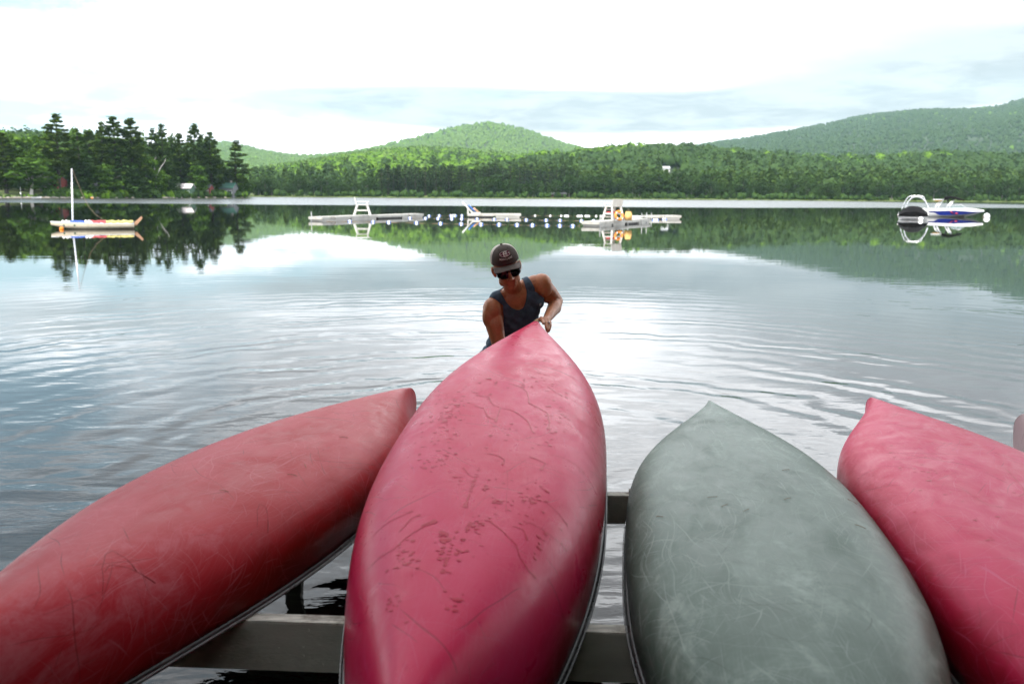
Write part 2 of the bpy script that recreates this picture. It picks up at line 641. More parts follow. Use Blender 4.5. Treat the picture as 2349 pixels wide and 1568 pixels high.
def tree_meshes(kind, h, spread, seed, **kw):
    rs = np.random.RandomState(seed)
    tr = MB()
    if kind == 'pine':
        P, limbs = pine_crown(h, spread, rs, **kw)
        V, F = cards(P, .33, .5, rs)
        mat, bark = M['pine'], M['bark']
    elif kind == 'fir':
        P, limbs = fir_crown(h, spread, rs, **kw)
        V, F = cards(P, .46, .25, rs)
        mat, bark = M['fir'], M['bark']
    elif kind == 'leaf':
        P, limbs = leaf_crown(h, spread, rs, **kw)
        V, F = cards(P, .42, .1, rs)
        mat, bark = M['leaf'], M['grey_bark']
    else:
        P, limbs = leaf_crown(h, spread, rs, base=.3, lobes=12, dens=.7)
        V, F = cards(P, .36, .1, rs)
        mat, bark = M['birch_leaf'], M['birch_bark']
    bend = rs.uniform(-.25, .25, 2)
    r0 = .017 * h
    pts = [np.array([bend[0] * math.sin(t * 3), bend[1] * math.sin(t * 2.4), t * h * .96]) for t in np.linspace(0, 1, 8)]
    tr.tube(pts, [r0 * (1.15 - t) if t > 0 else r0 * 1.4 for t in np.linspace(0, 1, 8)], 7)
    if kind in ('leaf', 'birch'):
        for k in range(6):
            z0 = h * rs.uniform(.28, .6)
            a = rs.uniform(0, 6.28)
            L = spread * rs.uniform(.5, .9)
            tr.tube([(0, 0, z0), (math.cos(a) * L * .5, math.sin(a) * L * .5, z0 + L * .6), (math.cos(a) * L, math.sin(a) * L, z0 + L * 1.0)], [r0 * .45, r0 * .3, r0 * .12], 5)
    for (p, q) in limbs[::2]:
        tr.tube([p, (p + q) / 2 + np.array([0, 0, .05]), q], [r0 * .28, r0 * .2, r0 * .08], 4, caps=False)
    me = np_mesh(kind + '_crown', V, F)
    me.materials.append(mat)
    mt = tr.mesh(kind + '_trunk')
    mt.materials.append(bark)
    return me, mt


class TreeKind:
    def __init__(self, kind, n, seed, h=20.0, spread=4.5, **kw):
        self.h, self.sp = h, spread
        self.meshes = [tree_meshes(kind, h, spread, seed + k, **kw) for k in range(n)]

    def plant(self, name, p, height, width, i, rz, label, group=None, lean=(0, 0)):
        root = empty(name, p, rz, label, 'tree', group)
        root.rotation_euler = (lean[0], lean[1], rz)
        root.scale = (width / (2 * self.sp), width / (2 * self.sp), height / self.h)
        me, mt = self.meshes[i % len(self.meshes)]
        link_mesh('crown', me, None, root)
        link_mesh('trunk', mt, None, root)
        return root


K_ragged = TreeKind('pine', 4, 20, ragged=.55, conical=.2, whorls=15, base=.26, dens=3.0)
K_pine = TreeKind('pine', 4, 40, ragged=.38, conical=.35, whorls=21, base=.10, dens=3.0)
K_fir = TreeKind('fir', 4, 60)
K_leaf = TreeKind('leaf', 4, 80, h=14.0, spread=4.5, dens=1.2)
K_birch = TreeKind('birch', 2, 95, h=12.0, spread=3.2)


# light-weight trees for the far woods, one unit high
def far_proto(kind, seed, mat):
    rs = np.random.RandomState(seed)
    if kind == 'cone':
        P, _ = fir_crown(1.0, .24, rs, dens=.13)
        s = .060
    elif kind == 'tall':
        P, _ = pine_crown(1.0, .26, rs, base=.2, ragged=.45, conical=.3, whorls=9, dens=.45)
        s = .055
    else:
        P, _ = leaf_crown(1.0, .42, rs, base=.12, lobes=8, dens=.16)
        s = .085
    V, F = cards(P, s, .25, rs)
    if kind == 'round':
        import bmesh
        bm = bmesh.new()
        bmesh.ops.create_icosphere(bm, subdivisions=4, radius=1.0)
        X = np.array([v.co[:] for v in bm.verts])
        T3 = [[v.index for v in f.verts] for f in bm.faces]
        bm.free()
        r = np.ones(len(X))
        for k in range(26):                                  # rounded boughs pushing out of the crown
            c = rs.randn(3); c /= np.linalg.norm(c)
            d2 = ((X - c) ** 2).sum(1)
            r += rs.uniform(.10, .26) * np.exp(-d2 / rs.uniform(.05, .16))
        for k in range(160):
            c = rs.randn(3); c /= np.linalg.norm(c)
            r += rs.uniform(-.06, .08) * np.exp(-((X - c) ** 2).sum(1) / .012)
        X = X * (r / r.max())[:, None] * np.array([.46, .46, .52]) + np.array([0, 0, .50])
        X[:, 2] = np.maximum(X[:, 2], .02)
        keep = rs.rand(len(F)) < .30
        F = F[keep]
        quads = [tuple(f) for f in (F + len(X))]
        me = np_mesh('far_tree', np.concatenate([X, V]), [tuple(t) for t in T3] + quads)
        me.polygons.foreach_set('use_smooth', np.array([True] * len(T3) + [False] * len(quads)))
        me.materials.append(mat)
        return me
    me = np_mesh('far_tree', V, F)
    me.materials.append(mat)
    return me


PROTO = bpy.data.collections.new('far_trees')
_order = []
for nm, kd, mt, k in [('a', 'round', 'lit_hill_leaf', 4), ('b', 'round', 'shaded_shore_leaf', 4), ('c', 'cone', 'fir', 3), ('d', 'tall', 'pine', 3), ('e', 'round', 'sunlit_mountain_leaf', 3)]:
    for q in range(k):
        o = bpy.data.objects.new('far_tree_%s%d' % (nm, q), far_proto(kd, 200 + len(_order), M[mt]))
        PROTO.objects.link(o)
        _order.append(nm)
SETS = {k: [i for i, v in enumerate(_order) if v == k] for k in 'abcde'}


def scatter(name, P, sc, kinds, rs):
    """one wood: instances of the light-weight trees on given points"""
    n = len(P)
    me = bpy.data.meshes.new(name)
    me.vertices.add(n)
    me.vertices.foreach_set('co', np.asarray(P, np.float32).ravel())
    at_ = me.attributes.new('tree_size', 'FLOAT', 'POINT'); at_.data.foreach_set('value', np.asarray(sc, np.float32))
    at_ = me.attributes.new('tree_turn', 'FLOAT', 'POINT'); at_.data.foreach_set('value', rs.uniform(0, 6.28, n).astype(np.float32))
    ix = np.array([SETS[k][rs.randint(len(SETS[k]))] for k in kinds], np.int32)
    at_ = me.attributes.new('tree_kind', 'INT', 'POINT'); at_.data.foreach_set('value', ix)
    o = link_mesh(name, me)
    g = bpy.data.node_groups.new(name, 'GeometryNodeTree')
    g.interface.new_socket('Geometry', in_out='INPUT', socket_type='NodeSocketGeometry')
    g.interface.new_socket('Geometry', in_out='OUTPUT', socket_type='NodeSocketGeometry')
    N, L = g.nodes, g.links
    gi, go = N.new('NodeGroupInput'), N.new('NodeGroupOutput')
    iop, ci = N.new('GeometryNodeInstanceOnPoints'), N.new('GeometryNodeCollectionInfo')
    ci.inputs['Collection'].default_value = PROTO
    ci.inputs['Separate Children'].default_value = True
    ci.inputs['Reset Children'].default_value = True

    def attr(nm, typ):
        a = N.new('GeometryNodeInputNamedAttribute')
        a.data_type = typ
        a.inputs[0].default_value = nm
        return a.outputs[0]
    cx = N.new('ShaderNodeCombineXYZ')
    L.new(attr('tree_turn', 'FLOAT'), cx.inputs[2])
    L.new(gi.outputs[0], iop.inputs['Points'])
    L.new(ci.outputs[0], iop.inputs['Instance'])
    iop.inputs['Pick Instance'].default_value = True
    L.new(attr('tree_kind', 'INT'), iop.inputs['Instance Index'])
    L.new(cx.outputs[0], iop.inputs['Rotation'])
    L.new(attr('tree_size', 'FLOAT'), iop.inputs['Scale'])
    L.new(iop.outputs[0], go.inputs[0])
    md = o.modifiers.new('wood', 'NODES')
    md.node_group = g
    return tag(o, kind='stuff')


# ================================================================== HILLS
HILL_MAT = paint('forest_floor', (.022, .044, .012), .95, .4, .01)


def hill(name, ridge, D, y0, tree_h, seed, n_trees, mix, wood, lumps=.06, back=1.12, power=1.0, z0=.4, clump=300.0, clear=None):
    """a wooded hill: its ridge follows the given skyline at the distance D, its foot lies at y0"""
    rs = np.random.RandomState(seed)
    pts = []
    for vx, vy in ridge:
        q = at(vx, vy, Y=D)
        pts.append((q[0] / D, max(q[2] - tree_h * .75, .5)))
    pts = np.array(pts)
    nu, nt = 140, 46
    U = np.linspace(pts[0, 0], pts[-1, 0], nu)
    Z = np.interp(U, pts[:, 0], pts[:, 1])
    k = np.array([.25, .5, .25])
    Z = np.convolve(np.pad(Z, 1, 'edge'), k, 'valid')
    t1 = np.linspace(0, 1, nt)
    Ys = np.concatenate([y0 + (D - y0) * t1, D * np.linspace(1.01, back, 8)])
    prof = np.concatenate([t1 ** power * (1.0 - .0 * t1), 1 - (np.linspace(0, 1, 8) ** 1.5) * .75])

    def height(u, y):
        zr = np.interp(u, U, Z)
        t = np.clip((y - y0) / (D - y0), 0, 1)
        tb = np.clip((y / D - 1) / (back - 1), 0, 1)
        f = np.where(y <= D, t ** power, 1 - tb ** 1.5 * .75)
        x = u * y
        bump_ = vnoise(x / (D * .10), y / (D * .16), seed) * lumps * zr * np.sin(np.pi * np.clip(t, 0, 1)) * 1.6
        return z0 + (zr - z0) * f + bump_
    UU, YY = np.meshgrid(U, Ys, indexing='ij')
    V = np.stack([UU * YY, YY, height(UU, YY)], -1).reshape(-1, 3)
    m = len(Ys)
    i, j = np.meshgrid(np.arange(nu - 1), np.arange(m - 1), indexing='ij')
    a = (i * m + j).ravel()
    F = np.stack([a, a + m, a + m + 1, a + 1], 1)
    tag(link_mesh(name, np_mesh(name, V, F), HILL_MAT, None, True), kind='structure')
    # woods
    yy = np.sqrt(rs.uniform(y0 ** 2, (D * 1.02) ** 2, n_trees))
    uu = rs.uniform(U[0], U[-1], n_trees)
    if clear:
        k_ = (uu > clear[0]) & (uu < clear[1]) & (yy > clear[2]) & (yy < clear[3])
        uu, yy = uu[~k_], yy[~k_]
        n_trees = len(uu)
    P = np.stack([uu * yy, yy, height(uu, yy) - tree_h * .05], 1)
    nz = vnoise(P[:, 0] / clump, P[:, 1] / clump, seed + 5) * .5 + rs.randn(n_trees) * .22
    t = np.clip((yy - y0) / (D - y0), 0, 1)
    kinds, sizes = [], []
    for q in range(n_trees):
        kd = mix(nz[q], t[q], uu[q], rs)
        kinds.append(kd)
        sizes.append(tree_h * rs.choice([rs.uniform(.5, .9), rs.uniform(.9, 1.3)]) * (1.12 if kd in 'cd' else .95))
    scatter(wood, P, sizes, kinds, rs)
    return height


def mix_lit(n, t, u, rs):
    return 'e' if n > -.30 else ('a' if n > -.6 else 'b')


def mix_mid(n, t, u, rs):
    n = n + (t - .42) * 1.5  # sunlit ridge and shaded foot painted by the choice of leaf colour
    return 'e' if n > .30 else 'a' if n > -.05 else ('b' if n > -.35 else rs.choice(['c', 'd']))


def mix_low(n, t, u, rs):
    n = n + (t - .8) * 1.0  # cloud-shaded slope with a lit top, painted by the choice of leaf colour
    return 'a' if n > .36 else ('b' if n > -.52 else rs.choice(['c', 'd', 'd']))


def mix_right(n, t, u, rs):
    return 'a' if n > .52 else ('b' if n > -.5 else 'c')


hill('mountain', [(300, 352), (420, 328), (480, 321), (520, 325), (560, 333), (600, 343), (650, 351), (700, 355), (740, 353), (800, 347), (850, 338), (900, 326), (950, 315), (1000, 302), (1040, 291), (1070, 284), (1100, 280), (1130, 280), (1160, 284), (1200, 294), (1250, 311), (1300, 327), (1340, 338), (1380, 347), (1450, 360), (1520, 372)],
     3100, 1650, 11.5, 3, 15000, mix_lit, 'mountain_wood', lumps=.05, power=1.0)
hill('mountain', [(1460, 372), (1540, 344), (1620, 328), (1700, 317), (1780, 304), (1850, 291), (1900, 282), (1950, 270), (2000, 262), (2050, 257), (2100, 251), (2200, 249), (2250, 246), (2290, 242), (2320, 232), (2350, 224), (2450, 200), (2600, 190)],
     3400, 1500, 12, 8, 14000, mix_right, 'mountain_wood', lumps=.07, power=.9)
hill('hill', [(380, 420), (480, 410), (560, 398), (640, 384), (700, 374), (760, 363), (830, 351), (900, 343), (960, 341), (1020, 343), (1080, 348), (1150, 354), (1200, 358), (1260, 362), (1350, 372), (1450, 385)],
     1500, 620, 12, 12, 8500, mix_mid, 'hill_wood', lumps=.10, power=.8, clump=120)
low_h = hill('hill', [(840, 432), (900, 415), (1000, 395), (1100, 378), (1200, 361), (1250, 353), (1300, 350), (1350, 345), (1400, 339), (1450, 334), (1500, 336), (1560, 333), (1620, 338), (1700, 345), (1780, 352), (1850, 359), (1950, 361), (2050, 357), (2150, 350), (2230, 352), (2300, 357), (2360, 360), (2500, 356), (2650, 360)],
     950, 530, 11.5, 15, 9000, mix_low, 'hill_wood', lumps=.08, power=1.25, clump=70, clear=(.152, .180, 640, 785))
hill('hill', [(-260, 322), (-100, 308), (0, 306), (60, 312), (120, 317), (200, 324), (300, 335), (400, 350), (470, 375), (520, 402), (560, 428)],
     700, 430, 13, 19, 1800, lambda n, t, u, rs: 'a' if n > .25 else 'b' if n > -.4 else 'c', 'hill_wood', lumps=.06, power=.8, clump=60)

# low land along the far shore
def far_shore_y(x):
    return 500 + 6 * math.sin(x * .021) + 4 * math.sin(x * .06 + 1)


mb = MB()
rows = []
for x in np.linspace(-420, 460, 90):
    y0 = far_shore_y(x)
    rows.append([(x, y0 - 1.5, -.4), (x, y0 + 1.5, .35), (x * 1.01, y0 + 12, .9), (x * 1.05, y0 + 45, 1.6), (x * 1.4, 760, 2.0)])
mb.loft(rows, closed=False)
tag(mb.build('far_shore', M['grass'], None, True), kind='structure')

# trees standing along the far waterline: one by one
M['shaded_far_pine'] = leaf_mat('shaded_far_pine_needles', [(0, (.008, .022, .009)), (.5, (.016, .036, .012)), (1, (.030, .056, .016))], .08)  # cloud shade on these pines put into the needle colour
rs = np.random.RandomState(31)
K_sleaf = TreeKind('leaf', 3, 110, h=14.0, spread=4.5, dens=.55)
for me_, _t in K_sleaf.meshes:
    me_.materials[0] = M['shaded_shore_leaf']
K_spine = TreeKind('pine', 4, 130, ragged=.3, conical=.25, whorls=14, base=.12, dens=.9)
for me_, _t in K_spine.meshes:
    me_.materials[0] = M['shaded_far_pine']
FS = [
    # vx range, number, top vy range, kinds, label, group
    ((872, 1040), 20, (376, 386), 'P', 'tall dark pine of the straight-topped stand on the far shore point', 'pines of the far shore point'),
    ((1045, 1330), 30, (372, 392), 'P', 'dark pine in the long far-shore row right of the stand on the point', 'pines of the far shore row'),
    ((575, 868), 26, (398, 424), 'LLF', 'low bushy tree on the far shore just beyond the wooded peninsula', 'trees on the far shore beyond the peninsula'),
    ((1060, 1420), 26, (398, 424), 'LLLF', 'rounded green tree at the waterline of the far shore, in front of the dark pines', 'waterline trees before the far pines'),
    ((1330, 1640), 26, (392, 420), 'LLF', 'tree at the waterline of the far shore below the white hillside house', 'waterline trees below the hillside house'),
    ((1640, 2360), 52, (402, 428), 'LLLF', 'tree in the low green line along the far shore behind the motorboats', 'shore trees behind the motorboats'),
]
for (x0, x1), n, (t0, t1), kinds, label, grp in FS:
    for k in range(n):
        vx = x0 + (x1 - x0) * (k + rs.uniform(.1, .9)) / n
        back = rs.uniform(4, 16) + (16 if kinds == 'P' else 0)
        p0 = at(vx, 452, Y=500)
        Y = far_shore_y(p0[0]) + back
        top = at(vx, rs.uniform(t0, t1), Y=Y)
        h = top[2] - .6
        kd = rs.choice(list(kinds))
        K, wd, nm = {'P': (K_spine, rs.uniform(.45, .62), 'pine_tree'), 'F': (K_fir, rs.uniform(.4, .5), 'fir_tree'), 'L': (K_sleaf, rs.uniform(.75, 1.05), 'broadleaf_tree')}[kd]
        K.plant(nm, (top[0], Y, .6), h, h * wd, rs.randint(4), rs.uniform(0, 6.28), label, grp)

# bushes at the far waterline
n = 900
xs = rs.uniform(-330, 330, n)
ys = np.array([far_shore_y(x) for x in xs]) + rs.uniform(1, 9, n)
scatter('shore_bushes', np.stack([xs, ys, np.full(n, .1)], 1), rs.uniform(1.5, 4.5, n), rs.choice(list('bbbbc'), n), rs)


# ================================================================== PENINSULA
def shore_Y(vx):
    return 240.2 / (.39 - (vx - CXV) / FV)


PEN = np.array([(-330, 60), (-235, 60), (-190, 140), (-163, 200), (-140, 257), (-128, 288), (-114, 323), (-101.5, 353), (-99.5, 360), (-101, 368), (-112, 376), (-160, 400), (-230, 440), (-330, 470)], float)


def pen_dist(x, y):
    """signed distance to the shoreline of the peninsula, positive on land"""
    inside = np.zeros(x.shape, bool)
    d = np.full(x.shape, 1e9)
    n = len(PEN)
    for i in range(n):
        a, b = PEN[i], PEN[(i + 1) % n]
        c = ((a[1] > y) != (b[1] > y)) & (x < (b[0] - a[0]) * (y - a[1]) / (b[1] - a[1] + 1e-9) + a[0])
        inside ^= c
        ab = b - a
        t = np.clip(((x - a[0]) * ab[0] + (y - a[1]) * ab[1]) / (ab @ ab), 0, 1)
        d = np.minimum(d, np.hypot(x - a[0] - t * ab[0], y - a[1] - t * ab[1]))
    return np.where(inside, d, -d)


def pen_z(x, y):
    x, y = np.asarray(x, float), np.asarray(y, float)
    d = pen_dist(x, y) + .8 * vnoise(x / 5, y / 5, 2)
    return np.where(d > 0, np.minimum(.25 + d * .10, 1.9 + .02 * d), -.5) + .0


gx, gy = np.meshgrid(np.arange(-330, -92, 2.0), np.arange(62, 470, 2.4), indexing='ij')
V = np.stack([gx, gy, pen_z(gx, gy)], -1).reshape(-1, 3)
m_ = gx.shape[1]
i, j = np.meshgrid(np.arange(gx.shape[0] - 1), np.arange(m_ - 1), indexing='ij')
a = (i * m_ + j).ravel()
tag(link_mesh('peninsula', np_mesh('peninsula', V, np.stack([a, a + m_, a + m_ + 1, a + 1], 1)), M['grass'], None, True), kind='structure')


def pv(zx, zy):
    return zx * .2743, 229.3 + zy * .2743


rs = np.random.RandomState(77)
PT = [
    # zoom x, zoom top y, metres behind the waterline, width, kind, label
    (20, 278, 14, 8.5, 'pine', 'pine at the left edge of the picture, bare trunk beside the lawn'),
    (452, 122, 9, 10.5, 'rag', 'tallest ragged pine of the peninsula, with open flat branches and a bare trunk'),
    (235, 488, 6, 9.5, 'birch', 'light green birch with two white trunks at the edge of the lawn'),
    (130, 305, 40, 11, 'leaf', 'broad green tree behind the birch on the lawn'),
    (330, 420, 24, 9, 'leaf', 'round leafy tree between the birch and the tallest ragged pine'),
    (560, 330, 22, 8, 'fir', 'dark fir close to the right of the tallest ragged pine'),
    (642, 222, 12, 10, 'fir', 'dense broad fir behind the mast of the sailing dinghy'),
    (740, 262, 24, 9, 'pine', 'pine half hidden between the broad fir and the tall central pines'),
    (838, 186, 14, 7.5, 'rag', 'slim pine with a pointed top, left of the two tall central pines'),
    (945, 146, 12, 11, 'pine', 'tall wide pine with a double top in the middle of the peninsula'),
    (1085, 160, 11, 11, 'pine', 'tall pine with a leaning top, right of the double-topped pine'),
    (1160, 262, 18, 9, 'fir', 'fir on the right shoulder of the tall central pines'),
    (860, 545, 5, 7.5, 'leaf', 'bright leafy tree at the water in front of the grey-roofed hut'),
    (1000, 420, 7, 9, 'fir', 'dark fir at the water below the tall central pines'),
    (1215, 470, 7, 8, 'leaf', 'mid-green leafy tree at the water left of the bare forked tree'),
    (1262, 238, 17, 7, 'rag', 'ragged pine with a thin top, left of the pine with layered branches'),
    (1342, 206, 13, 7.5, 'rag', 'tall pine with open layered branches above the bare forked tree'),
    (1430, 305, 22, 8, 'fir', 'dark fir behind the white-roofed cabin, left of its taller neighbour'),
    (1502, 282, 17, 8, 'pine', 'pine straight above the white-roofed cabin'),
    (1618, 204, 11, 9, 'pine', 'tall narrow-topped pine just right of the white-roofed cabin'),
    (1690, 280, 16, 9, 'fir', 'broad fir between the narrow-topped pine and the dark pointed pine'),
    (1752, 275, 10, 9, 'pine', 'dark pointed pine behind the green-roofed house'),
    (1830, 470, 14, 7, 'fir', 'low dark fir at the back of the green-roofed house'),
    (1965, 340, 5, 10.0, 'rag', 'lone ragged pine at the tip of the peninsula, standing clear of the wood'),
    (2050, 655, 4, 6, 'birch', 'small leaning leafy tree at the very tip of the peninsula'),
    (1900, 610, 16, 6, 'leaf', 'small leafy tree between the green-roofed house and the lone pine'),
    (1310, 590, 4, 6.5, 'leaf', 'bright bushy tree at the water under the bare forked tree'),
    (1650, 560, 5, 7, 'leaf', 'leafy tree hanging over the red-brown boathouse'),
    (690, 520, 8, 8, 'fir', 'dark fir between the dinghy mast and the grey-roofed hut'),
    (1130, 560, 6, 8, 'fir', 'low fir at the water, left of the mid-green leafy tree'),
    (1400, 540, 9, 7, 'fir', 'low dark fir left of the white-roofed cabin'),
    (60, 600, 30, 9, 'leaf', 'dark leafy tree in the shade behind the lawn'),
    (380, 560, 9, 6, 'birch', 'light leafy tree standing in front of the red cottage'),
]
KP = {'pine': (K_pine, 'pine_tree'), 'rag': (K_ragged, 'pine_tree'), 'fir': (K_fir, 'fir_tree'), 'leaf': (K_leaf, 'broadleaf_tree'), 'birch': (K_birch, 'birch_tree')}
for n_, (zx, zy, off, wd, kd, label) in enumerate(PT):
    vx, vy = pv(zx, zy)
    Y = shore_Y(vx) + off
    top = at(vx, vy, Y=Y)
    zb = float(pen_z(top[0], Y))
    K, nm = KP[kd]
    lean = (0, .12) if 'leaning leafy' in label else (rs.uniform(-.02, .02), rs.uniform(-.02, .02))
    K.plant(nm, (top[0], Y, zb - .1), (top[2] - zb) / .985, wd * 1.5, n_, rs.uniform(0, 6.28), label, 'trees of the wooded peninsula', lean)

# the rest of the wood: more trees behind those, one by one
for n_ in range(60):
    vx = rs.uniform(-40, 530)
    off = rs.uniform(20, 75)
    Y = shore_Y(vx) + off
    zt = np.interp(vx, [-40, 60, 130, 200, 330, 440, 500, 540], [312, 316, 302, 298, 300, 312, 330, 360]) + rs.uniform(-4, 22)
    top = at(vx, zt, Y=Y)
    if pen_dist(np.array([top[0]]), np.array([Y]))[0] < 4:
        continue
    zb = float(pen_z(top[0], Y))
    kd = rs.choice(['pine', 'fir', 'fir', 'leaf'])
    K, nm = KP[kd]
    K.plant(nm, (top[0], Y, zb - .1), top[2] - zb, rs.uniform(7, 10), n_, rs.uniform(0, 6.28),
            {'pine': 'dark pine deep in the peninsula wood behind the front trees', 'fir': 'dense fir deep in the peninsula wood behind the front trees',
             'leaf': 'leafy tree deep in the peninsula wood behind the front trees'}[kd], 'inner trees of the peninsula wood')

# bare forked tree
vx, vy = pv(1300, 660)
Y = shore_Y(vx) + 3.4
b = at(vx, vy, Y=Y)
r = empty('bare_tree', (b[0], Y, .5), 0, 'bare pale forked tree leaning out of the green wood', 'tree')
L = lambda zx, zy, dy=0: at(*pv(zx, zy), Y=Y + dy)
mb = MB()
mb.tube([(b[0] + .2, Y, .4), (b[0] + .1, Y, 1.6), b], [.30, .26, .22], 7)
mb.build('trunk', M['grey_bark'], r, True, (b[0], Y, .5))
for pts in ([L(1300, 660), L(1296, 600, .3), L(1284, 540, .4), L(1292, 500, .6), L(1305, 480, .8)], [L(1302, 655), L(1330, 590, -.3), L(1350, 555, -.4), L(1376, 520, -.6), L(1385, 495, -.7)], [L(1292, 560, .4), L(1275, 520, .6), L(1270, 490, .8)]):
    mb = MB()
    mb.tube(pts, list(np.linspace(.19, .05, len(pts))), 6)
    mb.build('limb', M['birch_bark'], r, True, (b[0], Y, .5))

# undergrowth along the waterline, boulders and lawn edge
n = 1700
vx = rs.uniform(-60, 566, n)
off = rs.uniform(.6, 9, n)
Yb = shore_Y(vx) + off
xb = (vx - CXV) / FV * Yb / (cp) * cp
xb = np.array([at(v, 450, Y=y)[0] for v, y in zip(vx, Yb)])
zb = pen_z(xb, Yb)
lawn = vx < 105
keep = (~lawn) | (off < 3.2) & (rs.rand(n) < .8)
sz = np.where(lawn, rs.uniform(.5, 1.1, n), rs.uniform(1.0, 2.9, n))
scatter('undergrowth', np.stack([xb, Yb, zb - .15], 1)[keep], sz[keep], rs.choice(list('bbbba'), keep.sum()), rs)

mb = MB()
for k in range(150):
    v = rs.uniform(-30, 160) if k < 115 else rs.uniform(160, 560)
    Y = shore_Y(v) + rs.uniform(-.7, .6)
    x = at(v, 453, Y=Y)[0]
    s = rs.uniform(.25, .75)
    a = rs.uniform(0, 3.1)
    R = np.array([[math.cos(a), -math.sin(a), 0], [math.sin(a), math.cos(a), 0], [0, 0, 1]])
    mb.ell((x, Y, .12), (s, s * .7, s * .55), R, 6, 4)
tag(mb.build('boulders', M['rock']), kind='stuff')

# ------------------------------------------------------------------ houses
M['red_wall'] = paint('red_clapboard', (.14, .022, .018), .85, .2, 1.5, .01, 12, grain=(.2, .2, 6))
M['green_wall'] = paint('green_boards', (.055, .11, .075), .85, .15, 1.5, grain=(6, 6, .3))
M['brown_wall'] = paint('brown_boards', (.06, .035, .03), .85, .2, 1.5, grain=(6, 6, .3))
M['grey_wall'] = paint('grey_boards', (.12, .125, .135), .85, .15, 1.5, grain=(.2, .2, 6))
M['white_wall'] = paint('white_clapboard', (.62, .63, .64), .8, .08, 1.5, grain=(.2, .2, 6))
M['tin_roof'] = paint('pale_metal_roof', (.52, .48, .49), .6, .06, 1.0, grain=(6, .2, .2))
M['grey_roof'] = paint('grey_shingles', (.10, .10, .11), .9, .2, 4)
M['green_roof'] = paint('green_metal_roof', (.035, .11, .085), .5, .12, 2)
M['white_roof'] = paint('bright_roof', (.52, .55, .58), .6, .06, 1)
M['window'] = paint('window_glass', (.03, .04, .05), .08, .2, 2)
M['trim'] = paint('white_trim', (.60, .60, .60), .7, .05, 2)


def house(name, label, vx0, vx1, vyb, vye, vyr, Y, zb, wall, roof, depth=6.0, windows=(), door=None, chimney=False, trim=None, group=None, rz=0.0):
    p0, p1 = at(vx0, vyb, Y=Y), at(vx1, vyb, Y=Y)
    w = (p1 - p0)[0]
    cx = (p0[0] + p1[0]) / 2
    ze, zr = at((vx0 + vx1) / 2, vye, Y=Y)[2] - zb, at((vx0 + vx1) / 2, vyr, Y=Y + depth / 2)[2] - zb
    r = empty(name, (cx, Y, zb), rz, label, 'house', group)
    m = MB().box((0, depth / 2, ze / 2 - .4), (w * .94, depth * .92, ze + .8))
    m.loft([[(-w * .469, .25, ze - .01), (-w * .469, depth - .25, ze - .01), (-w * .469, depth / 2, zr - .12)], [(w * .469, .25, ze - .01), (w * .469, depth - .25, ze - .01), (w * .469, depth / 2, zr - .12)]])
    m.build('wall', wall, r)
    rf = MB()
    for s in (0, 1):
        y0 = -.35 if s == 0 else depth + .35
        rf.loft([[(-w / 2, y0, ze - .1), (-w / 2, depth / 2, zr), (-w / 2, depth / 2, zr + .14), (-w / 2, y0, ze + .04)], [(w / 2, y0, ze - .1), (w / 2, depth / 2, zr), (w / 2, depth / 2, zr + .14), (w / 2, y0, ze + .04)]])
    ro = rf.build('roof', roof, r)
    if chimney:
        MB().box((w * .18, depth * .55, zr + .3), (.6, .6, 1.3)).build('chimney', M['rock'], ro)
    for (fx, fz, ww, hh) in windows:
        x, z = (fx - .5) * w, fz * ze
        f = MB()
        for sx in (-1, 1):
            f.box((x + sx * ww / 2, .2, z), (.12, .14, hh + .24))
            f.box((x, .2, z + sx * hh / 2), (ww - .12, .14, .12))
        fr = f.build('window', trim or M['trim'], r)
        MB().box((x, .23, z), (ww - .1, .05, hh - .1)).build('pane', M['window'], fr)
    if door:
        MB().box(((door - .5) * w, .21, .95), (.9, .1, 1.9)).build('door', M['brown_wall'], r)
    return r


def pen_house(name, label, zx0, zx1, zyb, zye, zyr, off, wall, roof, **kw):
    (a, yb), (b, _), (_, ye), (_, yr) = pv(zx0, zyb), pv(zx1, zyb), pv(0, zye), pv(0, zyr)
    Y = shore_Y((a + b) / 2) + off
    x = at((a + b) / 2, yb, Y=Y)[0]
    return house(name, label, a, b, yb, ye, yr, Y, float(pen_z(x, Y)), wall, roof, **kw)


pen_house('cabin', 'small green cabin with a pale metal roof at the edge of the wood', 1464, 1600, 775, 738, 703, 3.6, M['green_wall'], M['tin_roof'], depth=5, windows=((.25, .55, .9, .7), (.75, .55, 1.3, .9)), door=.5)
pen_house('cottage', 'red cottage with white trim behind the birch and the ragged pine', 362, 480, 745, 672, 640, 8.5, M['red_wall'], M['grey_roof'], depth=7, windows=((.15, .6, .8, 1.3), (.45, .6, .8, 1.3)), door=.8)
pen_house('hut', 'low dark hut with a grey shingle roof among the trees', 726, 812, 745, 716, 678, 4.6, M['brown_wall'], M['grey_roof'], depth=5, windows=((.3, .5, .7, .6),), door=.65)
pen_house('boathouse', 'red-brown boathouse half hidden by leaves right of the green cabin', 1640, 1756, 775, 735, 708, 4.4, M['red_wall'], M['grey_roof'], depth=5, windows=((.8, .6, .7, .7),), door=.3)
pen_house('lake_house', 'grey house with a green metal roof and white porch near the tip of the peninsula', 1822, 1952, 782, 735, 695, 3.4, M['grey_wall'], M['green_roof'], depth=7, windows=((.2, .5, 1.0, 1.2), (.5, .5, 1.0, 1.2), (.8, .5, 1.0, 1.2)), chimney=True)

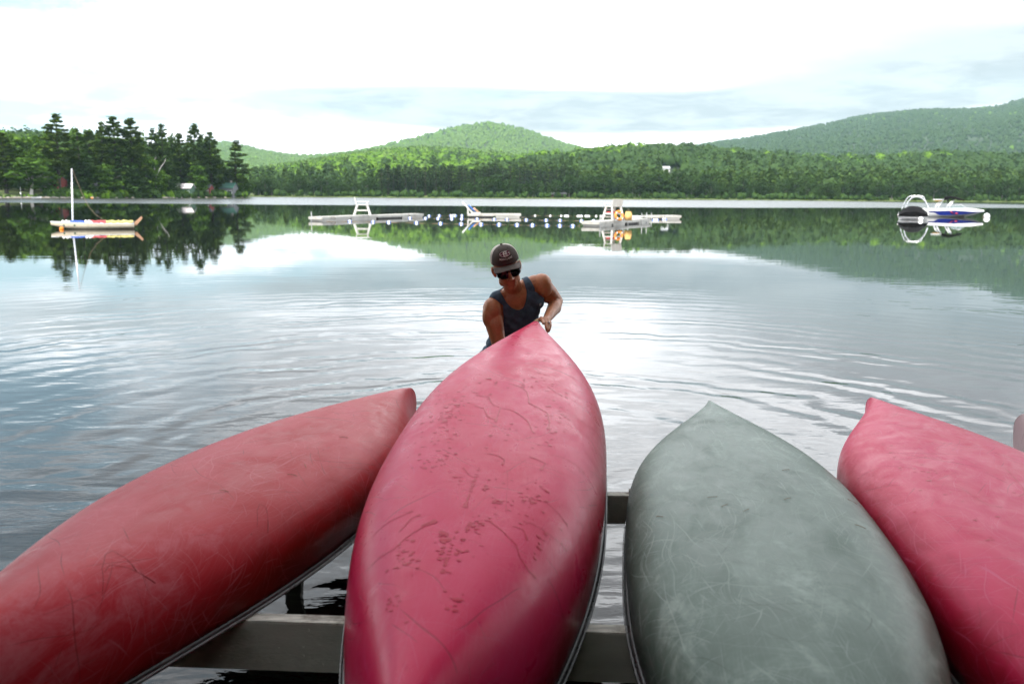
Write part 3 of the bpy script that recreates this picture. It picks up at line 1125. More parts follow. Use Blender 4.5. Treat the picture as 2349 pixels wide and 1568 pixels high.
HY = 765.0
hx_ = at(1526, 391, Y=HY)[0]
zh = float(low_h(np.array([hx_ / HY]), np.array([HY]))[0])
house('hillside_house', 'white house alone on the wooded hillside across the lake', 1515, 1537, 391, 386.5, 382, HY, zh + .3, M['white_wall'], M['white_roof'], depth=8, windows=((.2, .5, .8, .7), (.5, .5, .8, .7), (.8, .5, .8, .7)))
house('shore_house', 'long grey-roofed house under the trees on the far shore', 1264, 1300, 452, 446, 442, 514, .8, M['brown_wall'], M['grey_roof'], depth=4, windows=((.25, .5, 1.2, .6), (.7, .5, 1.2, .6)), trim=M['brown_wall'])
house('shore_house', 'tiny house among trunks on the far shore, left of the long grey-roofed one', 1144, 1156, 451, 445, 441, 512, .8, M['brown_wall'], M['grey_roof'], depth=4, windows=((.3, .5, .7, .7), (.7, .5, .7, .7)))
house('shore_house', 'low grey house on the far shore below the white hillside house', 1528, 1558, 456, 449, 444, 514, .8, M['brown_wall'], M['grey_roof'], depth=7, windows=((.3, .5, 1.0, .6), (.7, .5, 1.0, .6)), trim=M['brown_wall'])
house('boat_shed', 'small dark shed at the far waterline, left of the motorboats', 1940, 1966, 460, 456, 451, 501, .4, M['brown_wall'], M['grey_roof'], depth=5, windows=((.5, .5, .8, .6),), door=.8)
house('boat_shed', 'tiny grey shed at the far waterline, nearest to the covered motorboat', 1994, 2012, 460.5, 457.5, 454, 501, .4, M['grey_wall'], M['white_roof'], depth=4, door=.5)

# rowing boat drawn up at the lawn
Y = shore_Y(78) - 1.2
x = at(78, 452, Y=Y)[0]
r = empty('rowing_boat', (x, Y, 0), .1, 'small white rowing boat moored at the boulders below the birch', 'boat')
rings = []
for t in np.linspace(-1, 1, 11):
    w = .62 * (1 - max(t, -.75) ** 2 * (.95 if t > 0 else .35)) ** .8 + .02
    zb_, zt = -.05 + .12 * max(t, 0) ** 2, .38 + .14 * t * t
    rings.append([(t * 1.9, w * a_, zb_ + (zt - zb_) * abs(a_) ** 3) for a_ in np.linspace(-1, 1, 9)])
MB().loft(rings, closed=False).build('hull', M['white_plastic'], r, True)
for q in (-.7, .3):
    MB().box((q, 0, .27), (.25, .95, .04)).build('thwart', M['tan'], r)
MB().box((-2.0, 0, .45), (.3, .3, .6)).build('outboard_motor', M['dark'], r)
Y = shore_Y(48) - .2
x = at(48, 452, Y=Y)[0]
r = empty('sign_post', (x, Y, .1), 0, 'thin post with a small white marker at the edge of the lawn', 'post')
MB().tube([(0, 0, 0), (0, 0, 3.0)], .05, 6).build('post', M['galv'], r)
MB().box((0, -.08, 1.3), (.32, .04, .42)).build('marker', M['white_plastic'], r)


# ================================================================== SAILING DINGHY
def sv(zx, zy):
    return zx * .2743, 229.3 + zy * .2743


SY = at(*sv(780, 1078), z=0.0)[1]
so = at(*sv(780, 1078), z=0.0)
sx = lambda zx: at(*sv(zx, 1078), Y=SY)[0] - so[0]
sz = lambda zy, zx=780: at(*sv(zx, zy), Y=SY)[2]
r = empty('sailing_dinghy', (so[0], SY, 0), -math.atan(so[0] / SY), 'small cream sailing dinghy at its mooring with a bare mast and furled striped sail', 'sailboat')
x0, x1 = sx(432), sx(1126)
rings = []
for t in np.linspace(0, 1, 19):
    x = x0 + (x1 - x0) * t
    w = .62 * math.sin(math.pi * min(t * .62 + .03, 1)) ** .75 * (1 if t < .97 else .96)
    zt = .27 + .11 * (1 - t) ** 2
    zk = -.06 + .27 * max(0, 1 - t * 2.4) ** 2 + .05 * t
    ring = []
    for a_ in np.linspace(0, 1, 7):
        ang = a_ * math.pi / 2
        ring.append((x, w * math.sin(ang) ** .6, zk + (zt - .06 - zk) * (1 - math.cos(ang)) ** 1.1))
    ring.append((x, w, zt))
    half = ring[:]
    rings.append([(p[0], -p[1], p[2]) for p in half[::-1]] + half[1:])
r.scale = (math.cos(math.atan(so[0] / SY)), 1, 1)
h_ = MB().loft(rings, closed=False)
h_.add([p for p in rings[-1]], [list(range(len(rings[-1])))])
h_.build('hull', M['cream'], r, True)
dk = MB()
dk.loft([[(q[0][0], q[0][1], q[0][2] - .01), (q[0][0], 0, q[0][2] + .03), (q[-1][0], q[-1][1], q[-1][2] - .01)] for q in rings], closed=False)
dk.build('deck', M['white_gel'], r, True)
rail = MB()
for s in (0, -1):
    rail.tube([(q[s][0], q[s][1], q[s][2]) for q in rings], .022, 6)
rail.build('gunwale', M['white_plastic'], r, True)
MB().box((sx(755), 0, .26), (1.0, .55, .10)).build('cockpit', M['dark'], r)
mt, mb_ = at(*sv(600, 575), Y=SY), at(*sv(607, 1005), Y=SY)
MB().tube([(mb_[0] - so[0], 0, .25), (mb_[0] - so[0] + .01, 0, mb_[2]), (mt[0] - so[0], 0, mt[2])], [.05, .05, .042], 10).build('mast', M['alu'], r, True)
zb_ = sz(1015)
MB().tube([(sx(524), -.12, zb_), (sx(1128), -.10, sz(1020))], .035, 8).build('boom', M['alu'], r, True)
M['sail_white'] = paint('sail_white', (.72, .70, .70), .8, .08, 8)
M['sail_blue'] = paint('sail_blue', (.05, .11, .42), .8, .12, 8)
M['sail_red'] = paint('sail_red', (.45, .08, .09), .8, .12, 8)
for a_, b_, mt_ in ((530, 592, 'sail_white'), (588, 722, 'sail_blue'), (718, 774, 'sail_white'), (768, 895, 'sail_red'), (890, 1000, 'yellow'), (996, 1122, 'yellow')):
    n = 7
    pts = [(sx(a_ + (b_ - a_) * k / (n - 1)), -.22 + .03 * math.sin(k * 2 + a_), sz(1022) + .03 + .02 * math.sin(k * 1.7 + a_)) for k in range(n)]
    MB().tube(pts, [.07 + .02 * math.sin(k * 2.1 + b_) for k in range(n)], 8).build('furled_sail', M[mt_], r, True)
rd = MB()
p = [(sx(1128), sz(1052)), (sx(1150), sz(1050)), (sx(1205), sz(990)), (sx(1196), sz(972)), (sx(1130), sz(1026))]
rd.loft([[(q[0], -.02, q[1]) for q in p], [(q[0], .02, q[1]) for q in p]])
rd.build('rudder', M['tan'], r)
pts = [at(*sv(a_, b_), Y=SY) - so for a_, b_ in ((607, 582), (640, 670), (690, 790), (740, 890), (800, 960), (860, 1000), (892, 1012))]
MB().tube([(q[0], -.04, q[2]) for q in pts], .012, 5).build('halyard', M['rope'], r)
for a_ in (541, 628, 992):
    MB().box((sx(a_), -.62 * .93, .20), (.10, .03, .09)).build('badge', M['green_wall'], r)
p = at(*sv(515, 1074), Y=SY - 1.0)
r2 = empty('mooring_buoy', (p[0], SY - 1.0, 0), 0, 'small orange mooring buoy under the bow of the sailing dinghy', 'buoy')
MB().ell((0, 0, .04), (.11, .11, .10)).build('float', M['orange'], r2, True)
MB().tube([(0, 0, .13), (0, 0, .18)], .02, 6).build('eye', M['galv'], r2)
p = at(*sv(770, 825), z=0.0)
r2 = empty('mooring_buoy', (p[0], p[1], 0), 0, 'tiny orange buoy far out in front of the wooded peninsula', 'buoy')
MB().ell((0, 0, .1), (.3, .3, .28)).build('float', M['orange'], r2, True)
MB().tube([(0, 0, .35), (0, 0, .5)], .04, 6).build('eye', M['galv'], r2)


# ================================================================== SWIMMING DOCKS
def z6(zx, zy):
    return (1200 + zx / 2.61) / 1.7445, (750 + zy / 2.61) / 1.7445


def z7(zx, zy):
    return (1950 + zx / 2.936) / 1.7445, (780 + zy / 2.936) / 1.7445


def dock(name, label, A, B, width, side, sections, zt=.30, group='swimming docks'):
    """floating dock from A to B (its edge towards the shore), the deck reaching width to the given side"""
    A, B = np.array(A[:2], float), np.array(B[:2], float)
    d = B - A
    L = np.linalg.norm(d)
    rz = math.atan2(d[1], d[0])
    r = empty(name, (A[0], A[1], 0), rz, label, 'dock', group)
    y0, y1 = (0, width) if side > 0 else (-width, 0)
    n = sections
    for k in range(n):
        a, b = L * k / n + .02, L * (k + 1) / n - .02
        dz = (.0, .012, -.008)[k % 3]
        m = MB()
        nb = max(3, int((y1 - y0) / .16))
        for q in range(nb):                                   # deck boards laid lengthwise with open joints
            w = (y1 - y0) / nb
            m.box(((a + b) / 2, y0 + w * (q + .5), zt + dz - .02), (b - a, w - .012, .04))
        m.build('deck', M['deck_white'], r)
        f = MB()
        for yy in (y0 + .022, y1 - .022):
            f.box(((a + b) / 2, yy, zt + dz - .115), (b - a - .01, .04, .148))
        for xx in (a + .025, b - .025):
            f.box((xx, (y0 + y1) / 2, zt + dz - .115), (.04, y1 - y0 - .09, .148))
        f.build('fascia', M['fascia'], r)
        MB().box(((a + b) / 2, (y0 + y1) / 2, zt - .27), (b - a - .25, y1 - y0 - .12, .30)).build('float_tank', M['deck_white'] if k != n - 2 else M['dark'], r)
    return r, A, rz


def dock_post(r, A, rz, p, top, name='post'):
    """galvanised pipe beside a dock, in the dock's own frame"""
    c, s = math.cos(-rz), math.sin(-rz)
    q = np.array(p[:2]) - A
    x, y = q[0] * c - q[1] * s, q[0] * s + q[1] * c
    MB().tube([(x, y, -.6), (x, y, top)], .032, 8).build(name, M['galv'], r, True)


# left dock
A, B = at(*z6(125, 357), z=0), at(*z6(1295, 311), z=0)
r, a0, rz = dock('dock', 'long white floating dock on the left, carrying the lifeguard chair that faces right', A + (B - A) * .075, B, 1.15, 1, 4)
p = at(*z6(121, 362), z=0)
dock_post(r, a0, rz, p, at(*z6(121, 253), Y=p[1])[2])
p = at(*z6(719, 300), Y=A[1] + 8.5)
dock_post(r, a0, rz, p, at(*z6(719, 243), Y=p[1])[2])
for t in (.16, .83):
    q = A + (B - A) * t
    c, s = math.cos(-rz), math.sin(-rz)
    w = q[:2] - a0
    MB().tube([(w[0] * c - w[1] * s, w[0] * s + w[1] * c - .05, .26), (w[0] * c - w[1] * s + .12, w[0] * s + w[1] * c - .10, .18), (w[0] * c - w[1] * s + .2, w[0] * s + w[1] * c - .05, .12)], .025, 6).build('cleat', M['rope'], r)
LEFT_DOCK = (A, B)


def chair_parts(r, w, d, hs, hb, face):
    """lifeguard chair: four splayed legs, rungs, seat, arms and a tall back; face = +1 looks to +x"""
    lx = (-1, 1)
    t = .11
    for sx_ in lx:
        for sy_ in (-1, 1):
            MB().bar((sx_ * w * .5, sy_ * d * .5, 0), (sx_ * w * .30, sy_ * d * .36, hs), t, t).build('leg', M['white_paint'], r)
    for sy_ in (-1, 1):
        for fz in (.50,):
            q = w * (.5 - .20 * fz)
            y = sy_ * d * (.5 - .14 * fz) - sy_ * .01
            MB().bar((-q + .05, y, hs * fz), (q - .05, y, hs * fz), .05, .09).build('rung', M['white_paint'], r)
    for fz in (.25, .55, .8):
        q = w * (.5 - .20 * fz)
        MB().bar((face * q, -d * (.5 - .14 * fz) + .05, hs * fz), (face * q, d * (.5 - .14 * fz) - .05, hs * fz), .06, .07).build('rung', M['white_paint'], r)
    m = MB()
    for k in range(4):
        m.box((face * (-w * .34 + w * .72 * (k + .5) / 4), 0, hs + .025), (w * .17, d * .86, .05))
    m.build('seat', M['white_paint'], r)
    m = MB()
    for k in range(4):
        y = d * .86 * ((k + .5) / 4 - .5)
        m.loft([[(-face * w * .34, y - d * .10, hs + .06), (-face * w * .34, y + d * .10, hs + .06), (-face * (w * .34 + .05), y + d * .10, hs + .06), (-face * (w * .34 + .05), y - d * .10, hs + .06)],
                [(-face * w * .44, y - d * .10, hb), (-face * w * .44, y + d * .10, hb), (-face * (w * .44 + .05), y + d * .10, hb), (-face * (w * .44 + .05), y - d * .10, hb)]])
    m.build('backrest', M['white_paint'], r)
    for sy_ in (-1, 1):
        m = MB().box((face * .02, sy_ * d * .46, hs + (hb - hs) * .45), (w * .78, .07, .045))
        m.box((face * w * .30, sy_ * d * .46, hs + (hb - hs) * .22), (.07, .06, (hb - hs) * .40))
        m.build('armrest', M['white_paint'], r)


f = A + (B - A) * .37
r = empty('lifeguard_chair', (f[0] + .15, f[1] + .75, .30), 0.12, 'white lifeguard chair with a closed seat on the left dock', 'lifeguard chair', 'lifeguard chairs')
hb = at(*z6(515, 100), Y=f[1] + .75)[2] - .30
hs = at(*z6(550, 185), Y=f[1] + .75)[2] - .30
chair_parts(r, 1.22, .85, hs, hb, 1)

# right dock: a long arm coming towards the shore and a short far section
C0, C1, C2 = at(*z7(1087, 366), z=0), at(*z7(1310, 371), z=0), at(*z7(1915, 327), z=0)
wid = np.linalg.norm((C1 - C0)[:2])
r, a0, rz = dock('dock', 'long white floating dock on the right, carrying the lifeguard chair with the orange life ring', C1, C2, wid * .93, 1, 4)
for zx, zt_, t, off in ((1323, 248, .02, -.12), (1650, 230, .52, -.1), (1812, 214, .80, -.1), (1565, 220, .42, 1.0), (1590, 220, .46, 1.1), (1867, 208, .92, -.1)):
    q = C1 + (C2 - C1) * t
    n_ = np.array([-(C2 - C1)[1], (C2 - C1)[0], 0]) / np.linalg.norm(C2 - C1)
    q = q + n_ * off
    x = at(*z7(zx, 300), Y=q[1])[0]
    dock_post(r, a0, rz, (x, q[1]), at(*z7(zx, zt_), Y=q[1])[2])
D0, D1 = at(*z7(1880, 286), z=0), at(*z7(2278, 287), z=0)
r, a0, rz = dock('dock', 'short white floating dock lying sideways behind the right dock', D0, D1, 1.6, 1, 2)
p = at(*z7(1925, 292), z=0)
dock_post(r, a0, rz, p, at(*z7(1925, 210), Y=p[1])[2])
MB().box((np.linalg.norm((D1 - D0)[:2]) + .03, .25, .18), (.05, .12, .12)).build('bumper', M['red'], r)

u_ = (C2 - C1) / np.linalg.norm(C2 - C1)
n_ = np.array([-u_[1], u_[0], 0])
f = C1 + u_ * 3.0 + n_ * .55
cx_ = at(*z7(1475, 300), Y=f[1])[0]
r = empty('lifeguard_chair', (cx_, f[1], .30), math.radians(-62), 'white lifeguard chair with open legs and a red rescue tube on the right dock', 'lifeguard chair', 'lifeguard chairs')
hb = at(*z7(1540, 50), Y=f[1])[2] - .30
hs = at(*z7(1490, 140), Y=f[1])[2] - .30
chair_parts(r, 1.12, .92, hs, hb, -1)
MB().cap((-.22, -.30, hs * .56), (-.10, .12, hs * .60), .075).build('rescue_tube', M['red'], r, True)

p = at(*z7(1545, 262), Y=f[1] - .45)
zc = .30 + .37
r = empty('life_ring', (p[0], f[1] - .42, .30), .35, 'orange life ring leaning at the foot of the right lifeguard chair', 'life ring')
V, F = [], []
nu, nv = 24, 8
for i in range(nu):
    t = 2 * math.pi * i / nu
    for k in range(nv):
        s = 2 * math.pi * k / nv
        R = .25 + .085 * math.cos(s)
        V.append((R * math.cos(t), .085 * math.sin(s) + .1 * math.sin(t), .335 + R * math.sin(t)))
        F.append([i * nv + k, ((i + 1) % nu) * nv + k, ((i + 1) % nu) * nv + (k + 1) % nv, i * nv + (k + 1) % nv])
MB().add(V, F).build('ring', M['orange'], r, True)
for t in (.78, 2.35, 3.92, 5.5):
    MB().box((.25 * math.cos(t), .1 * math.sin(t), .335 + .25 * math.sin(t)), (.09, .19, .09), np.array([[math.cos(t), 0, -math.sin(t)], [0, 1, 0], [math.sin(t), 0, math.cos(t)]])).build('band', M['white_plastic'], r)
r = empty('rescue_bag', (p[0] + .62, f[1] - .25, .30), .2, 'pale orange bag hanging beside the life ring on the right dock', 'bag')
MB().loft([[(-.20, -.12, .02), (.20, -.12, .02), (.20, .12, .02), (-.20, .12, .02)], [(-.22, -.15, .3), (.22, -.15, .3), (.22, .15, .3), (-.22, .15, .3)], [(-.16, -.06, .58), (.16, -.06, .58), (.16, .06, .58), (-.16, .06, .58)]]).build('bag', paint('bag_cloth', (.66, .40, .14), .8), r, True)
MB().tube([(-.14, 0, .57), (0, 0, .72), (.14, 0, .57)], .018, 6).build('strap', M['rope'], r)

# middle dock with the slanted frame
E0, E1 = at(*z6(1745, 312), z=0), at(*z6(2310, 316), z=0)
r, a0, rz = dock('dock', 'short white floating dock in the middle, seen side on', E0, E1, 2.0, 1, 2)
ex = lambda zx: at(*z6(zx, 312), Y=E0[1] + .7)[0]
ez = lambda zy: at(*z6(1800, zy), Y=E0[1] + .7)[2]
yy = E0[1] + .7
x0, x1 = ex(1748), ex(1885)
r = empty('board_rack', (x0, yy, .30), 0, 'white triangular timber frame at the left end of the middle dock', 'rack')
for s in (-.42, .42):
    MB().bar((0.05, s, 0), (0.05, s, ez(212) - .30), .09, .09).build('post', M['white_paint'], r)
    MB().bar((.05, s * .82, ez(216) - .30), (ex(1810) - x0, s * .82, .03), .07, .08).build('brace', M['white_paint'], r)
MB().box((ex(1838) - x0, 0, .06), (x1 - ex(1800), 1.3, .12)).build('base', M['white_paint'], r)
MB().bar((.05, -.36, .45), (.05, .36, .45), .06, .07).build('rung', M['white_paint'], r)


def slab(name, label, cat, za, zb, y, w, th, mat, grp=None):
    a, b = np.array([ex(za[0]), yy + y, ez(za[1])]), np.array([ex(zb[0]), yy + y, ez(zb[1])])
    d = (b - a) / np.linalg.norm(b - a)
    u = np.cross(d, (0, 1, 0))
    L = np.linalg.norm(b - a)
    rr = empty(name, tuple(b), 0, label, cat, grp)
    rings = []
    for t in np.linspace(0, 1, 9):
        hw = w / 2 * min(1, (1 - abs(2 * t - 1) ** 5 * .75))
        c = (a + d * L * t) - b
        rings.append([c + np.array([0, hw * k, 0]) + u * th * q for k, q in ((-1, -.5), (1, -.5), (1, .5), (-1, .5))])
    MB().loft(rings).build('board', M[mat], rr)
    MB().bar((a + d * L * .45) - b + u * th * .52 + np.array([0, -w * .3, 0]), (a + d * L * .45) - b + u * th * .52 + np.array([0, w * .3, 0]), .05, .03, up=tuple(u)).build('strap', M['dark'], rr)


slab('paddle_board', 'white board with a pink tip, topmost on the slanted frame of the middle dock', 'board', (1698, 150), (1795, 262), -.1, .5, .09, 'white_plastic')
slab('rescue_board', 'bright blue board lying on the slanted frame of the middle dock', 'board', (1762, 182), (1836, 258), -.3, .55, .10, 'blue')
slab('paddle_board', 'small beige board beside the blue one on the middle dock', 'board', (1815, 212), (1872, 262), -.5, .4, .12, 'tan')

# ------------------------------------------------------------------ swim lines
ORD = 'first second third fourth fifth sixth seventh eighth ninth tenth eleventh twelfth thirteenth fourteenth fifteenth sixteenth seventeenth eighteenth nineteenth twentieth'.split()
_fl = {}


def float_meshes(kind):
    if kind not in _fl:
        if kind == 'lane':
            mw = MB().ell((0, 0, 0), (.098, .105, .102), None, 14, 8).mesh('float_body'); mw.materials.append(M['white_plastic'])
            mbm = MB()
            for s in (-1, 1):
                rings = []
                for t in np.linspace(.075, .150, 5):
                    q = .100 * math.sqrt(max(1 - (t / .156) ** 2, 0.02))
                    rings.append([(s * t, q * math.cos(k * .571), q * math.sin(k * .571)) for k in range(11)])
                mbm.loft(rings)
            mbm = mbm.mesh('float_end'); mbm.materials.append(M['blue'])
        else:
            mw = MB().ell((0, 0, 0), (.10, .08, .08), None, 10, 6).mesh('float_body'); mw.materials.append(M['white_plastic'])
            mbm = None
        for m_ in (mw, mbm):
            if m_: m_.polygons.foreach_set('use_smooth', np.ones(len(m_.polygons), bool))
        _fl[kind] = (mw, mbm)
    return _fl[kind]


def lane(pts, kind, where, group, ropelabel, ends=()):
    P = [at(*q, z=.02) for q in pts]
    for k, p in enumerate(P):
        r = empty('lane_float', (p[0], p[1], .025), float(rs.uniform(-.3, .3)),
                  '%s %s float from the left on the %s' % (ORD[k], 'blue and white' if kind == 'lane' else 'plain white', where), 'float', group)
        a_, b_ = float_meshes(kind)
        link_mesh('body', a_, None, r)
        if b_:
            link_mesh('end', b_, None, r)
    path = []
    Q = [np.array(e) for e in ends[:1]] + P + [np.array(e) for e in ends[1:]]
    for a, b in zip(Q[:-1], Q[1:]):
        for t in np.linspace(0, 1, 8)[:-1]:
            q = a + (b - a) * t
            path.append((q[0], q[1], .035 - .05 * math.sin(math.pi * t)))
    path.append(tuple(Q[-1]))
    if ropelabel:
        tag(MB().tube(path, .016, 5).build('lane_rope', M['rope']), ropelabel, 'rope')


front = [z6(x, y + 3) for x, y in ((520, 352), (762, 358), (926, 361), (1215, 367), (1468, 373), (1682, 377), (1890, 381), (2077, 384), (2265, 387))] + [z7(x, y + 3) for x, y in ((527, 352), (701, 355), (848, 358), (1000, 361))]
lane(front, 'lane', 'front swim line', 'floats of the front swim line', 'thin rope of the front swim line between the docks', ends=(tuple(LEFT_DOCK[0] + np.array([1, -.05, .1])), tuple(C0 + np.array([0, -.05, .1]))))
second = [z6(x, y + 2) for x, y in ((1148, 318), (1310, 321), (1440, 322), (1585, 325), (1688, 326), (1848, 328), (2028, 331), (2160, 333))] + [z7(x, y + 2) for x, y in ((455, 291), (688, 295), (853, 297), (1103, 301), (1245, 302))]
lane(second, 'lane', 'swim line behind the front one', 'floats of the second swim line', 'thin rope of the second swim line behind the front one')
third = [z6(x, y + 2) for x, y in ((1348, 296), (1455, 293), (1575, 292), (1592, 292), (1609, 292), (1622, 292), (1690, 291))]
lane(third, 'lane', 'rope left of the middle dock', 'floats left of the middle dock', 'thin rope of the rear swim line left of the middle dock')
far = [z7(x, y) for x, y in ((558, 243), (737, 244), (866, 245), (910, 246), (928, 246), (945, 246), (1060, 247), (1078, 247), (1095, 247), (1107, 247), (1152, 247), (1172, 247), (1190, 248), (1277, 248), (1330, 249), (1350, 249), (1378, 249))]
lane(far, 'plain', 'farthest swim line', 'white floats of the farthest swim line', 'thin rope of the farthest swim line', ends=(tuple(E1 + np.array([0, 0, .1])), tuple(at(*z7(1480, 250), z=.05))))
far2 = [z7(x, y) for x, y in ((1700, 253), (1722, 253), (1738, 253), (1754, 253), (1768, 253), (1792, 253))]
lane(far2, 'plain', 'farthest rope behind the right dock', 'white floats behind the right dock', None)
side = [z7(x, y + 4) for x, y in ((1955, 292), (1972, 292), (1990, 292), (2068, 282), (2086, 282), (2135, 272), (2152, 272), (2172, 272))]
lane(side, 'lane', 'slack rope by the sideways dock', 'floats in front of the sideways dock', 'slack rope in front of the short sideways dock')


# ================================================================== MOTORBOATS
def z8(zx, zy):
    return (3500 + zx / 4.698) / 1.7445, (750 + zy / 4.698) / 1.7445


o1 = at(*z8(708, 606), z=0)
Y1 = o1[1]
U1 = o1[0] / o1[1]
bx = lambda zx, Y: at(*z8(zx, 600), Y=Y)[0] - U1 * Y
bz = lambda zy, Y=Y1: at(*z8(708, zy), Y=Y)[2]
r = empty('covered_motorboat', (o1[0], Y1, 0), -math.atan(U1), 'motorboat under a black canvas cover with an arched silver tow tower, stern towards the shore', 'motorboat')
r.scale = (math.cos(math.atan(U1)), 1, 1)
w0 = bx(995, Y1) - bx(415, Y1)
rings = []
for t in np.linspace(0, 1, 12):
    y = 6.2 * t
    hw = w0 / 2 * (1 - max(t - .35, 0) ** 2.2 * 2.1) if t < .95 else w0 / 2 * .10
    hw = max(hw, .06)
    zt = bz(515) + .28 * t
    zk = -.12 + .5 * max(t - .55, 0) ** 1.5
    sec = [(-1, zt), (-.99, zt * .55 + .02), (-.93, .04), (-.55, (zk - .02)), (0, zk - .10)]
    ring = [(hw * a_, y, b_) for a_, b_ in sec] + [(-hw * a_, y, b_) for a_, b_ in sec[-2::-1]]
    rings.append(ring)
m = MB().loft(rings, closed=True)
m.build('hull', M['white_gel'], r, True)
MB().box((0, -.14, bz(575)), (w0 * .80, .28, .08)).build('swim_platform', paint('grey_rubber', (.22, .22, .24), .7), r, bevel=.02)
m = MB()
for s in (-1, 1):
    m.box((s * w0 * .492, 1.4, bz(565)), (.05, 2.6, .05))
m.build('rub_rail', M['alu'], r)
# canvas: draped over the gunwale, ridge up to the pole in the middle
rings = []
for t in np.linspace(0, 1, 14):
    y = -.10 + 5.9 * t
    hw = w0 / 2 * (1 - max(t - .35, 0) ** 2.2 * 2.0) + .05
    ridge = np.interp(t, [0, .12, .30, .42, .6, 1], [bz(455), bz(395), bz(345), bz(372), bz(395), bz(470)])
    ring = []
    for a_ in np.linspace(-1, 1, 15):
        sag = .10 * math.sin(abs(a_) * math.pi) * (.6 + .4 * math.sin(t * 9))
        zz = bz(520) + .25 * t + (ridge - bz(520) - .25 * t) * (1 - abs(a_) ** 2.3) - sag * .5 + .02 * math.sin(a_ * 9 + t * 14)
        if abs(a_) > .98:
            zz = bz(548) + .2 * t + .05 * math.sin(t * 12 + a_)
        ring.append((hw * a_ * (1.0), y - (.06 if abs(a_) < .9 and t == 0 else 0), zz))
    rings.append(ring)
m = MB().loft(rings, closed=False)
first = rings[0]
m.loft([first, [(p[0] * .99, -.12, max(bz(540), .15) - .05 * math.cos(p[0])) for p in first]], closed=False)
m.build('canvas_cover', M['black_canvas'], r, True)


def hoop(pts, Y, rad, mat, name, parent):
    P = [np.array([bx(a_, Y), Y - Y1, bz(b_, Y)]) for a_, b_ in pts]
    Q = []
    for k in range(len(P) - 1):
        p0, p1, p2, p3 = P[max(k - 1, 0)], P[k], P[k + 1], P[min(k + 2, len(P) - 1)]
        for t in np.linspace(0, 1, 5)[:-1]:
            Q.append(.5 * ((2 * p1) + (-p0 + p2) * t + (2 * p0 - 5 * p1 + 4 * p2 - p3) * t * t + (-p0 + 3 * p1 - 3 * p2 + p3) * t ** 3))
    Q.append(P[-1])
    MB().tube(Q, rad, 10).build(name, mat, parent, True)


hoop([(570, 445), (568, 370), (590, 290), (650, 215), (720, 180), (790, 180), (865, 215), (930, 280), (970, 360), (984, 440)], Y1 + 2.2, .062, M['alu'], 'tower_arch', r)
hoop([(488, 425), (520, 320), (560, 240), (605, 180), (660, 163), (760, 160), (850, 163), (890, 190), (902, 222), (940, 290), (985, 380), (1000, 440)], Y1 + 2.9, .048, M['alu'], 'tower_arch', r)
for a_ in (660, 850):
    MB().tube([(bx(a_, Y1 + 2.2), 2.2, bz(190, Y1 + 2.2)), (bx(a_, Y1 + 2.9), 2.9, bz(166, Y1 + 2.9))], .035, 8).build('tower_strut', M['alu'], r, True)
MB().ell((bx(735, Y1 + 2.5), 2.5, bz(150, Y1 + 2.5)), .06).build('tow_knob', M['dark'], r, True)

# second motorboat, side on, bow to the right
o2 = at(*z8(1480, 556), z=0)
Y2 = o2[1]
cx = lambda zx: at(*z8(zx, 556), Y=Y2)[0] - o2[0]
cz = lambda zy, zx=1480: at(*z8(zx, zy), Y=Y2)[2]
r = empty('motorboat', (o2[0], Y2, 0), -math.atan(o2[0] / Y2), 'white and blue motorboat with a black sunshade, bow pointing right', 'motorboat')
r.scale = (math.cos(math.atan(o2[0] / Y2)), 1, 1)
xs0, xs1 = cx(640), cx(2035)
BM = 1.15
rings, deckL = [], []
for t in np.linspace(0, 1, 24):
    x = xs0 + (xs1 - xs0) * t
    hw = BM * (1 - max(t - .45, 0) ** 2.3 * 3.3) if t < 1 else .06
    hw = max(hw, .06)
    zt = np.interp(t, [0, .25, .55, .7, .85, 1], [cz(410), cz(408), cz(400), cz(392), cz(400), cz(428)])
    zk = np.interp(t, [0, .55, .72, .86, .95, 1], [-.15, -.12, -.02, .22, cz(470), cz(452)])
    chine = np.interp(t, [0, .3, .6, .85, 1], [.02, .03, .10, .36, cz(450)])
    ch = max(chine, zk + .01)
    band0 = np.interp(t, [0, .24, .36, .40, .6, .85, 1], [cz(470), cz(470), cz(484), cz(528), cz(520), cz(484), cz(450)])
    band1 = np.interp(t, [0, .24, .4, .6, .85, 1], [cz(448), cz(448), cz(444), cz(432), cz(452), cz(446)])
    band0 = max(min(band0, band1 - .01), ch + .004)
    band1 = min(max(band1, band0 + .01), zt - .03)
    half = [(x, -hw, zt), (x, -hw * .995, band1), (x, -hw * (.97 - .12 * t), band0), (x, -hw * (.90 - .2 * t), ch), (x, 0, zk)]
    rings.append(half + [(p[0], -p[1], p[2]) for p in half[-2::-1]])
n = len(rings[0])
hullm, bandm = MB(), MB()
V = [p for q in rings for p in q]
Fh, Fb = [], []
for i in range(len(rings) - 1):
    for k in range(n - 1):
        f_ = [i * n + k, i * n + k + 1, (i + 1) * n + k + 1, (i + 1) * n + k]
        tt = i / (len(rings) - 1)
        (Fb if (k in (1, n - 3)) and .25 <= tt else Fh).append(f_)
hullm.add(V, Fh)
hullm.add(rings[0], [list(range(n))])
bandm.add(V, Fb)
hullm.build('hull', M['white_gel'], r, True)
bandm.build('blue_side', M['navy_gel'], r, True)
sw = MB()
sw.loft([[(cx(1395), -BM * 1.0 - .004, cz(440)), (cx(1395), -BM * .8, cz(440)), (cx(1420), -BM * .8, cz(440)), (cx(1420), -BM - .004, cz(440))],
         [(cx(1450), -BM * .985, cz(490)), (cx(1450), -BM * .8, cz(490)), (cx(1482), -BM * .8, cz(490)), (cx(1482), -BM * .985, cz(490))]])
sw.ell((cx(1525), -BM * .90, cz(488)), (.17, .10, .11))
sw.build('red_emblem', M['red_gel'], r, True)
dk = MB()
